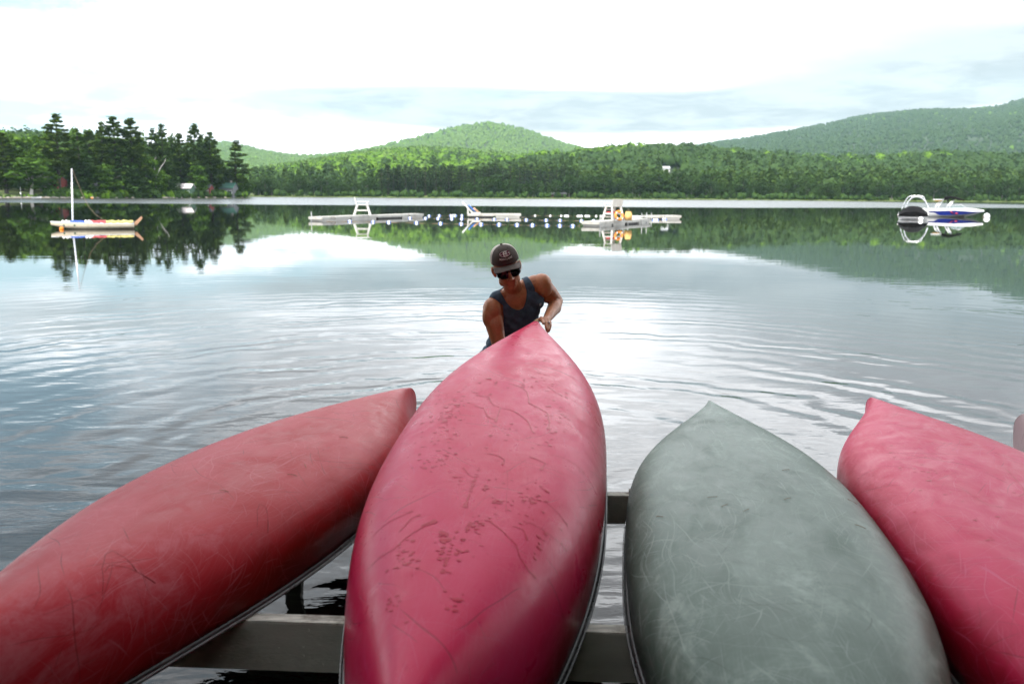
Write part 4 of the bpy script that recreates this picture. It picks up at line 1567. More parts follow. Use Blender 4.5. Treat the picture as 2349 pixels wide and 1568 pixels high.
dk.loft([[(q[0][0], q[0][1] + .02, q[0][2] + .002), (q[0][0], q[0][1] * .8, q[0][2] + .05), (q[0][0], -q[0][1] * .8, q[0][2] + .05), (q[0][0], -q[0][1] - .02, q[0][2] + .002)] for q in rings], closed=False)
dk.build('deck', M['white_gel'], r, True)
for s in (-1, 1):
    for pts, nm in ((((1105, 402), (1130, 350), (1165, 295), (1205, 265)), 'tower_leg'), (((1165, 402), (1185, 350), (1225, 290), (1285, 205)), 'tower_leg'), (((1320, 396), (1350, 340), (1400, 280), (1445, 235)), 'tower_leg'), (((1372, 396), (1395, 345), (1430, 290), (1470, 238)), 'tower_leg')):
        MB().tube([(cx(a_), s * BM * (.93 - .1 * k), cz(b_)) for k, (a_, b_) in enumerate(pts)], .045, 8).build(nm, M['alu'], r, True)
for a_, b_ in ((1285, 205), (1445, 235)):
    MB().tube([(cx(a_), -BM * .64, cz(b_)), (cx(a_), BM * .64, cz(b_))], .045, 8).build('tower_bar', M['alu'], r, True)
bim = [[(cx(zx), y, cz(zy) + .06 * (1 - (y / .95) ** 2)) for y in np.linspace(-.95, .95, 7)] for zx, zy in ((1275, 190), (1330, 178), (1400, 172), (1490, 190), (1580, 218), (1655, 238))]
bt = [[(p[0], p[1], p[2] - .30 * (1 - k / 7)) for p in q] for k, q in enumerate(bim)]
m = MB().loft([a_ + b_[::-1] for a_, b_ in zip(bim, bt)])
m.build('sunshade', M['black_canvas'], r, True)
MB().ell((cx(1350), -.5, cz(250)), (.12, .12, .16)).build('speaker', M['dark'], r, True)
m = MB()
m.loft([[(cx(1065) + .55 * math.cos(t) * q, -.35 + .25 * math.sin(t) * q, cz(232) + dz_) for t in np.linspace(0, 6.283, 17)[:-1]] for q, dz_ in ((.8, -.04), (1, 0), (.8, .04))])
for_x = cx(1160) - cx(1065)
m.v = [(p[0] + for_x, p[1] - .6, p[2]) for p in m.v]
m.build('wakeboard', M['white_plastic'], r, True)
MB().loft([[(cx(1165) + .42 * math.cos(t) * q, -.95 + .18 * math.sin(t) * q, cz(252) + dz_) for t in np.linspace(0, 6.283, 17)[:-1]] for q, dz_ in ((.8, -.05), (1, 0), (.8, .04))]).build('board_bag', paint('yellow_bag', (.45, .24, .03), .6), r, True)
ws = [[(cx(1415), y, cz(392)) for y in (-.85, .85)], [(cx(1480), y, cz(345)) for y in (-.75, .75)]]
m = MB()
m.loft([[(cx(1690), -.95, cz(386)), (cx(1720), -.5, cz(388)), (cx(1720), .5, cz(388)), (cx(1690), .95, cz(386))], [(cx(1600), -.88, cz(325)), (cx(1612), -.5, cz(322)), (cx(1612), .5, cz(322)), (cx(1600), .88, cz(325))]], closed=False)
for s in (-1, 1):
    m.add([(cx(1690), s * .95, cz(386)), (cx(1600), s * .88, cz(325)), (cx(1440), s * .92, cz(345)), (cx(1405), s * 1.0, cz(394))], [[0, 1, 2, 3]])
m.build('windshield', M['glass'], r)
m = MB()
m.tube([(cx(1690), -.95, cz(386)), (cx(1600), -.88, cz(323)), (cx(1440), -.92, cz(343))], .025, 6)
m.tube([(cx(1690), .95, cz(386)), (cx(1600), .88, cz(323)), (cx(1440), .92, cz(343))], .025, 6)
m.tube([(cx(1600), -.88, cz(323)), (cx(1612), 0, cz(320)), (cx(1600), .88, cz(323))], .03, 6)
m.build('windshield_frame', M['alu'], r, True)
for zx, zy, wz, lab in ((858, 618, 92, 'white mooring buoy in front of the covered motorboat'), (2098, 566, 112, 'white mooring buoy off the bow of the blue and white motorboat')):
    p = at(*z8(zx, zy), z=0)
    rad = (wz / 4.698 / 1.7445) / FV * p[1] / 2
    r = empty('mooring_buoy', (p[0], p[1], 0), 0, lab, 'buoy', 'white mooring buoys of the motorboats')
    MB().ell((0, 0, rad * .42), rad, None, 16, 12).build('float', M['white_plastic'], r, True)
    MB().tube([(0, 0, rad * 1.35), (0, 0, rad * 1.55)], .03, 6).build('eye', M['galv'], r)
    MB().tube([(-rad * .9, -.05, .1), (-rad * 1.5, -.05, .03), (-rad * 1.2, 0, -.2)], .02, 5).build('mooring_line', M['rope'], r)


# ================================================================== SHORE BEHIND THE CAMERA (shades the landing)
def shore_behind():
    rows = []
    for y, z in ((.55, -.45), (-.1, -.02), (-.8, .33), (-3, .8), (-9, 1.8), (-30, 4.5)):
        rows.append([(x, y + .25 * math.sin(x * .7) + .2 * math.sin(x * 1.9), z + .04 * math.sin(x * 2.3 + y)) for x in np.linspace(-60, 60, 60)])
    tag(MB().loft(rows, closed=False).build('shore', M['soil'], None, True), kind='structure')
    rs = np.random.RandomState(55)
    P = []
    for k in range(70):                                   # crowns of the trees along the bank
        x = rs.uniform(-34, 34)
        y = -rs.uniform(2.8, 14)
        zc = rs.uniform(6.0, 16)
        R = rs.uniform(2.2, 3.4)
        n = 560
        d = rs.randn(n, 3)
        d /= np.linalg.norm(d, axis=1, keepdims=True)
        P.append(np.array([x, y, zc]) + d * (R * rs.uniform(.3, 1, n) ** .5)[:, None])
    for k in range(150):                                   # unseen boughs added on both sides to darken the landing
        x, y, zc, R = rs.choice([-1, 1]) * rs.uniform(5.6, 14), rs.uniform(-4, 7.0), rs.uniform(1.2, 13), rs.uniform(1.8, 3.0)
        n = 520
        d = rs.randn(n, 3)
        d /= np.linalg.norm(d, axis=1, keepdims=True)
        P.append(np.array([x, y, zc]) + d * (R * rs.uniform(.3, 1, n) ** .5)[:, None])
    for k in range(5):                                   # boughs added overhead, out of view, to hold off sky light
        x, y, zc, R = rs.uniform(-9, 9), rs.uniform(-1, 1.2), rs.uniform(6.5, 11), rs.uniform(1.5, 2.4)
        n = 520
        d = rs.randn(n, 3)
        d /= np.linalg.norm(d, axis=1, keepdims=True)
        P.append(np.array([x, y, zc]) + d * (R * rs.uniform(.3, 1, n) ** .5)[:, None] * np.array([1, 1, .6]))
    for k in range(24):                                   # low growth on the bank
        x, y = rs.uniform(-26, 26), -rs.uniform(2.2, 9)
        n = 260
        d = rs.randn(n, 3)
        d /= np.linalg.norm(d, axis=1, keepdims=True)
        P.append(np.array([x, y, 1.6 + rs.uniform(0, 1.6)]) + d * rs.uniform(.6, 1.9, n)[:, None])
    P = np.concatenate(P)
    P = P[((P[:, 1] < -.9) | (np.abs(P[:, 0]) > 3.6 + .66 * np.maximum(P[:, 1], 0)) | (P[:, 2] > 5.2)) & (P[:, 2] > .3)]
    V, F = cards(P, .44, .1, rs)
    tag(link_mesh('shore_and_added_woods', np_mesh('shore_and_added_woods', V, F), M['pine']), kind='stuff')


shore_behind()

# ================================================================== CANOE RACK
M['rack'] = paint('rack_grey_paint', (.58, .56, .49), .6, .1, 3, .0015, 45, grain=(1, 4, 4), dirt=(.24, .22, .18, .5))
M['rack_top'] = paint('worn_rack_top', (.62, .59, .52), .85, .35, 9, .002, 40, grain=(1, 7, 7), dirt=(.16, .12, .09, .8))
rack = empty('canoe_rack', (.3, 3.0, 0), 0, 'grey painted wooden rack standing in the shallow water under the canoes', 'rack')


def rail(p, q, h, th):
    p, q = np.array(p, float), np.array(q, float)
    o = (.3, 3.0, 0)
    m = MB().bar(p - (0, 0, h / 2 + .003), q - (0, 0, h / 2 + .003), th, h)
    # knots and runs in the old paint
    rs = np.random.RandomState(int(p[1] * 10))
    for k in range(70):
        t, zz = rs.uniform(0, 1), rs.uniform(-.9, -.1) * h
        c = p + (q - p) * t + np.array([0, -th / 2, zz])
        m.ell(c, (rs.uniform(.0015, .004), .0025, rs.uniform(.002, .005)), None, 6, 4)
    ob = m.build('rail', M['rack'], rack, False, o)
    MB().bar(p, q, th - .004, .006).build('rail_top', M['rack_top'], ob, False, o)


rail((-2.4, 3.12, .463), (3.6, 2.80, .452), .172, .062)
rail((-1.3, 4.415, .463), (.575, 4.405, .463), .136, .062)
rail((.62, 4.33, .440), (3.4, 4.30, .440), .136, .062)
MB().box((.598 - .3, 4.395 - 3.0, .38), (.035, .13, .19)).build('end_board', M['rack_top'], rack)
for x, y in ((-1.75, 3.13), (.95, 2.99), (2.6, 2.9), (-1.1, 4.46), (.85, 4.40), (2.3, 4.38)):
    MB().box((x - .3, y - 3.0 + .065, -.22), (.085, .06, 1.25)).build('post', M['rack'], rack)
for x in (-1.72, .90, 2.35):
    MB().bar((x - .3, .12, .12), (x - .3, 1.36, .12), .04, .09).build('cross_brace', M['rack'], rack)


# ================================================================== CANOES
def hull_points(S, u, s):
    """upper side of an upturned hull; u along the boat (-1..1), s from keel line (0) to gunwale (1)"""
    th = s * np.pi / 2
    au = np.abs(u)
    B = S['b0'] * np.maximum(np.cos(np.pi / 2 * np.minimum(au, 1) ** S['pu']), 0) ** S['pe']
    B = np.sqrt(B ** 2 + .036 ** 2 * np.maximum(1 - np.minimum(au, 1) ** 10, 0))       # the ends are blunt, not sharp
    k = au ** 2
    p1, p2 = S['a1'] + S['a2'] * k, S['q1'] + .1 * k
    y = B * np.sin(th) ** p1 * (1 - .06 * np.clip((s - .6) / .4, 0, 1) ** 2 * (1 - k))
    sheer = S['dep'] + S['rise'] * au ** 3
    keel = S['rock'] * au ** 3
    zz = keel + (sheer - keel) * (1 - np.cos(th) ** p2)
    ext = .925 + .085 * (1 - (1 - np.clip(s / .55, 0, 1)) ** 2) - .02 * np.clip((s - .55) / .45, 0, 1) ** 2
    x = u * S['L'] / 2 * (1 + (ext - 1) * au ** 6)
    return x, y, S['dep'] - zz


def pose_matrix(p):
    x, y, z, yaw, pit, rol = p
    c, s = math.cos(yaw), math.sin(yaw)
    A = Matrix(((s, -c, 0, x), (c, s, 0, y), (0, 0, 1, z), (0, 0, 0, 1)))
    c, s = math.cos(pit), math.sin(pit)
    B = Matrix(((c, 0, -s, 0), (0, 1, 0, 0), (s, 0, c, 0), (0, 0, 0, 1)))
    c, s = math.cos(rol), math.sin(rol)
    D = Matrix(((1, 0, 0, 0), (0, c, -s, 0), (0, s, c, 0), (0, 0, 0, 1)))
    return A @ B @ D


def hull_mat(name, base, pale, deep, scuff=.5, rough=.40, scr=.5, seed=0.0, dark_scr=None):
    m, T, out = new_mat(name)
    uv = T.node('ShaderNodeUVMap')
    uv.uv_map = 'girth'
    tc = T.vm('ADD', uv.outputs[0], (seed, seed * .37, 0.0))
    n1 = T.noise(T.vm('MULTIPLY', tc, (1.0, 1.8, 1.8)), 1.5, 5, .62, .4)
    n2 = T.noise(T.vm('MULTIPLY', tc, (1.0, 1.4, 1.4)), 5.5, 6, .7, .8)
    n3 = T.noise(tc, 34.0, 4, .7)
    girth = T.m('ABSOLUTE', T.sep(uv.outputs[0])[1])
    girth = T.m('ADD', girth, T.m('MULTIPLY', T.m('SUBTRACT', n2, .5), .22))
    worn_vs_shade = T.step(girth, .60, .36)                        # the bottom is rubbed and bleached; shade of the sides is put into the colour
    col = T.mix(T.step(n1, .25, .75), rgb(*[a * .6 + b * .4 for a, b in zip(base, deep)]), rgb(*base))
    col = T.mix(worn_vs_shade, rgb(*[c * .62 for c in deep]), col)
    patch = T.m('MULTIPLY', T.step(n2, .42, .66), T.step(n1, .40, .60))
    patch = T.m('MULTIPLY', T.m('MULTIPLY', patch, T.step(n3, .25, .65, .45, 1.0)), T.m('ADD', T.m('MULTIPLY', worn_vs_shade, .85), .15))
    col = T.mix(T.m('MULTIPLY', patch, scuff), col, rgb(*pale))

    wrp = T.node('ShaderNodeTexNoise')
    T.put(wrp.inputs['Vector'], tc)
    wrp.inputs['Scale'].default_value = 2.2
    wrp.inputs['Detail'].default_value = 1.0
    bent = T.vm('ADD', tc, T.vm('SCALE', T.vm('SUBTRACT', wrp.outputs['Color'], (.5, .5, .5)), scale=.22))

    def scratches(angle, fx, fy, lo, hi, off):
        vr = T.node('ShaderNodeVectorRotate', rotation_type='Z_AXIS')
        T.put(vr.inputs['Vector'], T.vm('ADD', bent, (off, off * 1.7, off * .3)))
        vr.inputs['Angle'].default_value = angle
        wob = T.vm('MULTIPLY', vr.outputs[0], (fx, fy, fx * 6.0))
        return T.step(T.noise(wob, 1.0, 2, .5, .15), lo, hi)

    hair = T.noise(T.vm('MULTIPLY', bent, (4.0, 230.0, 1.0)), 1.0, 3, .6)      # fine lengthwise rubbing
    col = T.mix(T.m('MULTIPLY', T.m('MULTIPLY', T.step(hair, .48, .72), worn_vs_shade), .12), col, rgb(*pale))
    tot = None
    for k, (a, fx, fy, lo, hi) in enumerate(((.05, 1.6, 150, .645, .69), (.42, 2.4, 170, .655, .70), (-.38, 2.2, 165, .655, .70), (.95, 2.8, 180, .665, .71), (-1.1, 3.0, 180, .665, .71), (1.5, 2.6, 170, .67, .715))):
        q = scratches(a, fx, fy, lo, hi, seed + k * 3.1)
        tot = q if tot is None else T.m('MAXIMUM', tot, q)
    zone = T.step(T.noise(tc, 1.9, 3), .36, .60, .25, 1.0)
    tot = T.m('MULTIPLY', T.m('MULTIPLY', tot, zone), scr)
    col = T.mix(tot, col, rgb(*pale))
    dk = T.m('MAXIMUM', scratches(.7, 1.4, 95, .70, .73, seed + 31), scratches(-.55, 1.6, 105, .70, .73, seed + 47))
    dk = T.m('MAXIMUM', dk, scratches(1.35, 1.5, 95, .70, .735, seed + 59))
    col = T.mix(T.m('MULTIPLY', dk, .45), col, rgb(*(dark_scr or [c * .35 for c in deep])))
    p = T.node('ShaderNodeBsdfPrincipled')
    T.put(p.inputs['Base Color'], col)
    T.put(p.inputs['Roughness'], T.m('ADD', T.step(n2, .3, .7, rough - .08, rough + .10), T.m('MULTIPLY', tot, .15)))
    p.inputs['Specular IOR Level'].default_value = .15
    b = T.node('ShaderNodeBump')
    b.inputs['Strength'].default_value = 1.0
    b.inputs['Distance'].default_value = 1.0
    hh = T.m('ADD', T.m('MULTIPLY', n3, .00018), T.m('MULTIPLY', T.noise(T.vm('MULTIPLY', tc, (1., 1.5, 1.5)), 7.0, 3), .0016))
    hh = T.m('SUBTRACT', hh, T.m('MULTIPLY', T.m('ADD', tot, dk), .0003))
    T.put(b.inputs['Height'], hh)
    T.put(p.inputs['Normal'], b.outputs[0])
    T.l.new(p.outputs[0], out.inputs[0])
    return m


M['gunwale'] = paint('black_gunwale', (.035, .035, .036), .3, .2, 6, dirt=(.16, .15, .14, .4))
M['gunwale_lip'] = paint('gunwale_lip', (.20, .20, .20), .28, .2, 6, metal=.4)
M['thwart'] = paint('ash_wood', (.30, .19, .10), .5, .2, 5, grain=(8, 1, 8))


def canoe(name, label, pose, S, mat):
    r = empty(name, (0, 0, 0), 0, label, 'canoe', 'upturned canoes on the rack')
    r.matrix_world = pose_matrix(pose)
    nu, ns = 121, 22
    w = np.linspace(-1, 1, nu)
    u = np.sign(w) * (1 - (1 - np.abs(w)) ** 1.45)
    s = np.linspace(0, 1, ns) ** .9
    U, Sg = np.meshgrid(u, s, indexing='ij')
    x, y, z = hull_points(S, U, Sg)
    top = np.concatenate([np.stack([x, y, z], -1)[:, ::-1], np.stack([x, -y, z], -1)[:, 1:]], 1)
    m = top.shape[1]
    i, j = np.meshgrid(np.arange(nu - 1), np.arange(m - 1), indexing='ij')
    a = (i * m + j).ravel()
    F = np.stack([a, a + 1, a + m + 1, a + m], 1)
    hm_ = np_mesh('hull', top.reshape(-1, 3), F)
    seg = np.linalg.norm(np.diff(top, axis=1), axis=2)
    arc = np.concatenate([np.zeros((nu, 1)), np.cumsum(seg, 1)], 1)
    arc -= arc[:, m // 2][:, None]
    uvs = np.stack([top[..., 0], arc], -1).reshape(-1, 2)
    lay = hm_.uv_layers.new(name='girth')
    li = np.empty(len(hm_.loops), np.int32)
    hm_.loops.foreach_get('vertex_index', li)
    lay.data.foreach_set('uv', uvs[li].astype(np.float32).ravel())
    h = link_mesh('hull', hm_, mat, r, True)
    sol = h.modifiers.new('thickness', 'SOLIDIFY')
    sol.thickness, sol.offset = .006, -1
    import_dir = 1
    for sd in (1, -1):
        uu = np.linspace(-.985, .985, 61)
        gx, gy, gz = hull_points(S, uu, np.ones_like(uu))
        rings, lip = [], []
        for k in range(61):
            oy = sd * gy[k]
            rings.append([(gx[k], oy - sd * .008, gz[k] + .016), (gx[k], oy + sd * .014, gz[k] + .014), (gx[k], oy + sd * .016, gz[k] - .008), (gx[k], oy - sd * .010, gz[k] - .010)])
            lip.append([(gx[k], oy + sd * .0165, gz[k] + .006), (gx[k], oy + sd * .021, gz[k] + .003), (gx[k], oy + sd * .021, gz[k] - .005), (gx[k], oy + sd * .0165, gz[k] - .008)])
        g = MB().loft(rings).build('gunwale', M['gunwale'], r, True)
        MB().loft(lip).build('lip', M['gunwale_lip'], g, True)
    for q in (-.36, .06, .40):
        gx, gy, gz = hull_points(S, np.array([q]), np.array([1.0]))
        MB().box((gx[0], 0, gz[0]), (.07, 2 * gy[0] - .02, .02)).build('thwart', M['thwart'], r)
    for sd in (1, -1):
        rows = []
        for t in (.86, .92, .97):
            gx, gy, gz = hull_points(S, np.array([sd * t]), np.array([1.0]))
            rows.append([(gx[0], -gy[0], gz[0] + .004), (gx[0], gy[0], gz[0] + .004), (gx[0], gy[0], gz[0] + .018), (gx[0], -gy[0], gz[0] + .018)])
        MB().loft(rows).build('deck_plate', M['gunwale'], r)
    return r


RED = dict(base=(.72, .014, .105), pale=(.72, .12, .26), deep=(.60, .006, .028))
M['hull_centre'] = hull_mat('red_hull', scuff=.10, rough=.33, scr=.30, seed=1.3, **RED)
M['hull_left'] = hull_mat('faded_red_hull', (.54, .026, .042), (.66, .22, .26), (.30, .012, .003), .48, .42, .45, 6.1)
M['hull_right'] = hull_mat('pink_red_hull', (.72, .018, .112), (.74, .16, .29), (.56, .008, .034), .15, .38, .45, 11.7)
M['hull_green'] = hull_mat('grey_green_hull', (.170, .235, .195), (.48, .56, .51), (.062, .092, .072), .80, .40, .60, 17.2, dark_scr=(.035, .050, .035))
M['hull_grey'] = hull_mat('grey_brown_hull', (.46, .33, .34), (.60, .48, .48), (.40, .28, .29), .6, .45, .5, 23.9, dark_scr=(.05, .04, .04))

FIT = {
    'centre': ((-0.0559, 3.9725, 0.5727, 0.1, 0.0901, 0.0203), dict(a1=0.4655, a2=0.5266, q1=0.7882, L=4.4883, b0=0.4849, dep=0.4143, rise=0.1945, pe=1.0934, pu=1.3013, rock=0.0736)),
    'green': ((0.9335, 3.4354, 0.4688, 0.1193, 0.0068, -0.0003), dict(a1=0.5331, a2=0.6531, q1=0.7039, L=4.2576, b0=0.5078, dep=0.3017, rise=0.1715, pe=1.1582, pu=1.3703, rock=0.0756)),
    'right': ((1.8961, 3.2263, 0.4578, 0.0978, 0.0119, -0.0085), dict(a1=0.4425, a2=0.7881, q1=0.6054, L=4.4773, b0=0.5198, dep=0.3348, rise=0.1431, pe=1.2102, pu=1.6498, rock=0.0642)),
    'left': ((-1.1098, 3.9141, 0.4777, 0.236, -0.0093, 0.0053), dict(a1=0.5772, a2=0.5772, q1=0.8222, L=4.1422, b0=0.5020, dep=0.3138, rise=0.1853, pe=1.2193, pu=1.1500, rock=0.0806)),
}
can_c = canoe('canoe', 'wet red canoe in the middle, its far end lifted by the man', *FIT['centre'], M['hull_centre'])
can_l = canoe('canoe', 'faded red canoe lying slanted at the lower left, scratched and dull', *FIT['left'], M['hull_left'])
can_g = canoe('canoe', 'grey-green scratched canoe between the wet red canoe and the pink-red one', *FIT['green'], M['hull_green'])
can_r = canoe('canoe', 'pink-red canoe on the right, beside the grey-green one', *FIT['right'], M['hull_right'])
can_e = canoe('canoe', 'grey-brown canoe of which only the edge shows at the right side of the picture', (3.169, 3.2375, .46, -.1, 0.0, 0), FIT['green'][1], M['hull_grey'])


def on_hull(S, u, v, lift=0.0):
    """point and frame on the hull; v = -1..1 from one gunwale over the keel to the other"""
    def P(u, v):
        x, y, z = hull_points(S, np.array([u]), np.array([abs(v)]))
        return np.array([x[0], math.copysign(y[0], v), z[0]])
    p = P(u, v)
    e = .004
    v0, v1 = (v - e, v + e)
    tu, tv = P(min(u + e, .999), v) - P(u - e, v), P(u, v1) - P(u, v0)
    n = np.cross(tu, tv)
    n /= np.linalg.norm(n) + 1e-12
    if n[2] < 0: n = -n
    tu /= np.linalg.norm(tu) + 1e-12
    return p + n * lift, tu, np.cross(n, tu), n


def wet_mat(name, base):
    m, T, out = new_mat(name)
    p = T.node('ShaderNodeBsdfPrincipled')
    tc = T.node('ShaderNodeTexCoord').outputs['Object']
    T.put(p.inputs['Base Color'], T.mix(T.noise(tc, 30, 2), rgb(*[c * .85 for c in base]), rgb(*base)))
    p.inputs['Roughness'].default_value = .28
    p.inputs['Specular IOR Level'].default_value = .12
    T.l.new(p.outputs[0], out.inputs[0])
    return m


M['wet_red'] = wet_mat('wet_red', (.60, .005, .050))


def droplets(canoe_o, S, spots, trails, mat, seed):
    rs = np.random.RandomState(seed)
    m = MB()
    for (u, v, size) in spots:
        p, tu, tv, n = on_hull(S, u, v, .0006)
        el = rs.uniform(.35, 1.1)
        ang = rs.uniform(-.6, .6) + math.pi / 2
        a, b = math.cos(ang) * tu + math.sin(ang) * tv, -math.sin(ang) * tu + math.cos(ang) * tv
        k = 9
        rr = size * (1 + .45 * rs.uniform(-1, 1, k))
        ring = [p + a * rr[q] * math.cos(6.283 * q / k) + b * rr[q] * el * math.sin(6.283 * q / k) for q in range(k)]
        ring2 = [p + n * size * .03 + (w - p) * .6 for w in ring]
        V = ring + ring2 + [p + n * size * .04]
        F = [[q, (q + 1) % k, k + (q + 1) % k, k + q] for q in range(k)] + [[k + q, k + (q + 1) % k, 2 * k] for q in range(k)]
        m.add(V, F)
    for pts, width in trails:
        # runs of water between spots
        P = []
        for (a, b) in zip(pts[:-1], pts[1:]):
            for t in np.linspace(0, 1, 7)[:-1]:
                P.append((a[0] + (b[0] - a[0]) * t, a[1] + (b[1] - a[1]) * t))
        P.append(pts[-1])
        rings = []
        for k, (u, v) in enumerate(P):
            p, tu, tv, n = on_hull(S, u, v, .0006)
            q0, q1 = on_hull(S, *P[max(k - 1, 0)])[0], on_hull(S, *P[min(k + 1, len(P) - 1)])[0]
            d = (q1 - q0) / (np.linalg.norm(q1 - q0) + 1e-9)
            sd = np.cross(n, d)
            w = width * .7 * (.55 + .5 * math.sin(k * 1.3 + u * 40) ** 2 + (1.0 if k > len(P) - 4 else 0)) * (.4 if k == 0 else 1)
            rings.append([p - sd * w, p + n * w * .06, p + sd * w])
        m.loft(rings, closed=False)
    o = m.build('water_droplets', mat, canoe_o, True)
    return tag(o, kind='stuff')


# spots and runs of water where the photo shows them
rs = np.random.RandomState(12)
SC = FIT['centre'][1]


def finder(S, pose):
    u, v = np.meshgrid(np.linspace(-.93, .992, 420), np.linspace(-.86, .86, 173), indexing='ij')
    x, y, z = hull_points(S, u, np.abs(v))
    L = np.stack([x, np.copysign(y, v), z, np.ones_like(x)], -1).reshape(-1, 4)
    Wd = (L @ np.array(pose_matrix(pose)).T)[:, :3] - np.array([0, 0, CAMH])
    dep = Wd[:, 1] * cp - Wd[:, 2] * sp
    a, b = FV * Wd[:, 0] / dep, -FV * (Wd[:, 1] * sp + Wd[:, 2] * cp) / dep
    X, Y = CXV + a * cr - b * sr, CYV + a * sr + b * cr
    ok = dep > .4
    u, v = u.ravel()[ok], v.ravel()[ok]
    X, Y = X[ok], Y[ok]

    def find(px, py):
        k = np.argmin((X - px) ** 2 + (Y - py) ** 2)
        return float(u[k]), float(v[k])
    return find


find = finder(SC, FIT['centre'][0])
zq = lambda zx, zy: find((1300 + zx / 1.0925) / 1.7445, (1300 + zy / 1.0925) / 1.7445)
spots = []


def cluster(cx_, cy_, sx_, sy_, n, s0=.0035, s1=.009):
    for k in range(n):
        spots.append((*zq(cx_ + rs.randn() * sx_, cy_ + rs.randn() * sy_), rs.uniform(s0, s1) * (1.7 if rs.rand() < .12 else 1)))


for c_ in ((550, 390, 42, 65, 80), (680, 235, 60, 38, 50), (920, 205, 85, 45, 70), (990, 390, 40, 60, 34), (480, 560, 50, 60, 46), (650, 680, 30, 25, 26), (760, 772, 22, 14, 13),
           (900, 770, 40, 40, 26), (660, 870, 30, 25, 20), (350, 1020, 30, 40, 24), (600, 975, 40, 40, 18), (300, 1230, 45, 45, 9), (570, 1200, 30, 20, 7), (950, 930, 30, 40, 9),
           (860, 120, 60, 25, 26), (830, 480, 90, 30, 14), (780, 800, 120, 90, 22)):
    cluster(*c_)
cluster(525, 1000, 15, 60, 40, .004, .011)
cluster(770, 700, 260, 260, 60, .0015, .003)
trails = [([zq(*p) for p in pts], w) for pts, w in (
    (((660, 305), (745, 325), (765, 360), (755, 385), (725, 415)), .0050), (((645, 350), (690, 360), (725, 375), (730, 405)), .0045),
    (((775, 368), (860, 395), (885, 420), (900, 460), (912, 472)), .0050), (((825, 265), (880, 290), (890, 340), (940, 365), (975, 385), (985, 430), (975, 455)), .0055),
    (((970, 265), (1010, 295), (1035, 310)), .0040), (((700, 560), (760, 572), (785, 590), (785, 612)), .0045), (((890, 575), (930, 590), (960, 605), (940, 635)), .0050),
    (((985, 565), (1050, 585), (1110, 620), (1135, 650)), .0025), (((1020, 385), (1090, 405), (1150, 440), (1190, 470)), .0025),
    (((180, 1075), (300, 980), (400, 900), (480, 860)), .0040), (((200, 930), (280, 860), (340, 830), (385, 815)), .0035), (((320, 905), (345, 880), (380, 845), (415, 830)), .0045),
    (((720, 855), (760, 890), (800, 925), (835, 960), (850, 1010), (890, 1070), (925, 1105)), .0045), (((820, 880), (865, 895), (885, 940)), .0040),
    (((900, 760), (960, 770), (1010, 810), (1060, 875)), .0022), (((860, 850), (930, 880), (1000, 930), (1055, 990)), .0022), (((795, 620), (795, 760), (790, 810)), .0014),
    (((610, 620), (630, 660), (615, 710)), .0035), (((640, 740), (635, 770), (625, 800)), .0070), (((660, 860), (640, 870), (650, 885)), .0050), (((420, 880), (450, 865), (485, 855)), .0085))]
droplets(can_c, SC, spots, trails, M['wet_red'], 5)
find = finder(FIT['right'][1], FIT['right'][0])
zq = lambda zx, zy: find((2300 + zx / 1.2695) / 1.7445, (1500 + zy / 1.2695) / 1.7445)
spots = []
for c_ in ((1620, 370, 30, 25, 8), (1720, 450, 45, 20, 9), (1800, 510, 25, 25, 8), (2030, 730, 20, 10, 3), (2110, 845, 16, 8, 3), (1900, 560, 180, 150, 16)):
    cluster(*c_, .003, .008)
droplets(can_r, FIT['right'][1], spots, [([zq(*p) for p in ((1950, 570), (2030, 620), (2100, 660), (2170, 670))], .0018), ([zq(*p) for p in ((2180, 470), (2240, 530), (2270, 600))], .0022)], M['wet_red'], 6)
find = finder(FIT['left'][1], FIT['left'][0])
zq = lambda zx, zy: find((zx / 1.2694) / 1.7445, (1500 + zy / 1.2694) / 1.7445)
spots = []
for c_ in ((820, 480, 20, 15, 6), (1650, 390, 90, 40, 18), (1100, 560, 250, 120, 14), (960, 370, 60, 30, 6)):
    cluster(*c_, .002, .004)
run = lambda *p: [zq(*q) for q in p]
droplets(can_l, FIT['left'][1], spots, [(run((525, 1120), (520, 980), (535, 910), (570, 895), (640, 930), (695, 990)), .0016), (run((530, 1000), (560, 962), (650, 980), (790, 1050)), .0016), (run((1305, 770), (1305, 690), (1320, 655), (1350, 670), (1355, 800)), .0016)], wet_mat('wet_dull_red', (.26, .012, .014)), 7)

# pine needles dropped on the hulls
M['needle'] = paint('dry_needle', (.34, .19, .08), .8)
for co, S_, n, lab in ((can_g, FIT['green'][1], 9, 0), (can_l, FIT['left'][1], 4, 0)):
    m = MB()
    for k in range(n):
        u, v, a = rs.uniform(-.25, .7), rs.uniform(-.5, .5), rs.uniform(-1, 1)
        p, tu, tv, nn = on_hull(S_, u, v, .002)
        d = math.cos(a) * tv + math.sin(a) * tu
        m.tube([p - d * .02, p + nn * .0015, p + d * .02], .0009, 4)
    tag(m.build('pine_needles', M['needle'], co), kind='stuff')

# worn tan skid plate on the lifted end
M['skid'] = paint('kevlar_skid_plate', (.40, .24, .085), .5, .3, 14, .002, 90, grain=(1, 5, 5))
rows = []
kk = np.linspace(-.62, .62, 25)
for t in np.linspace(0, 1, 9):
    row = []
    for k, v in enumerate(kk):
        u0 = .938 + .030 * (abs(v) / .62) ** 1.5 + .006 * math.sin(k * 1.9) + .004 * math.sin(k * 4.3)
        u = u0 + (.998 - u0) * t
        p, tu, tv, n = on_hull(SC, min(u, .9975), v if abs(v) > 1e-3 else 1e-3, .0035)
        row.append(p)
    rows.append(row)
MB().loft(rows, closed=False).build('skid_plate', M['skid'], can_c, True)


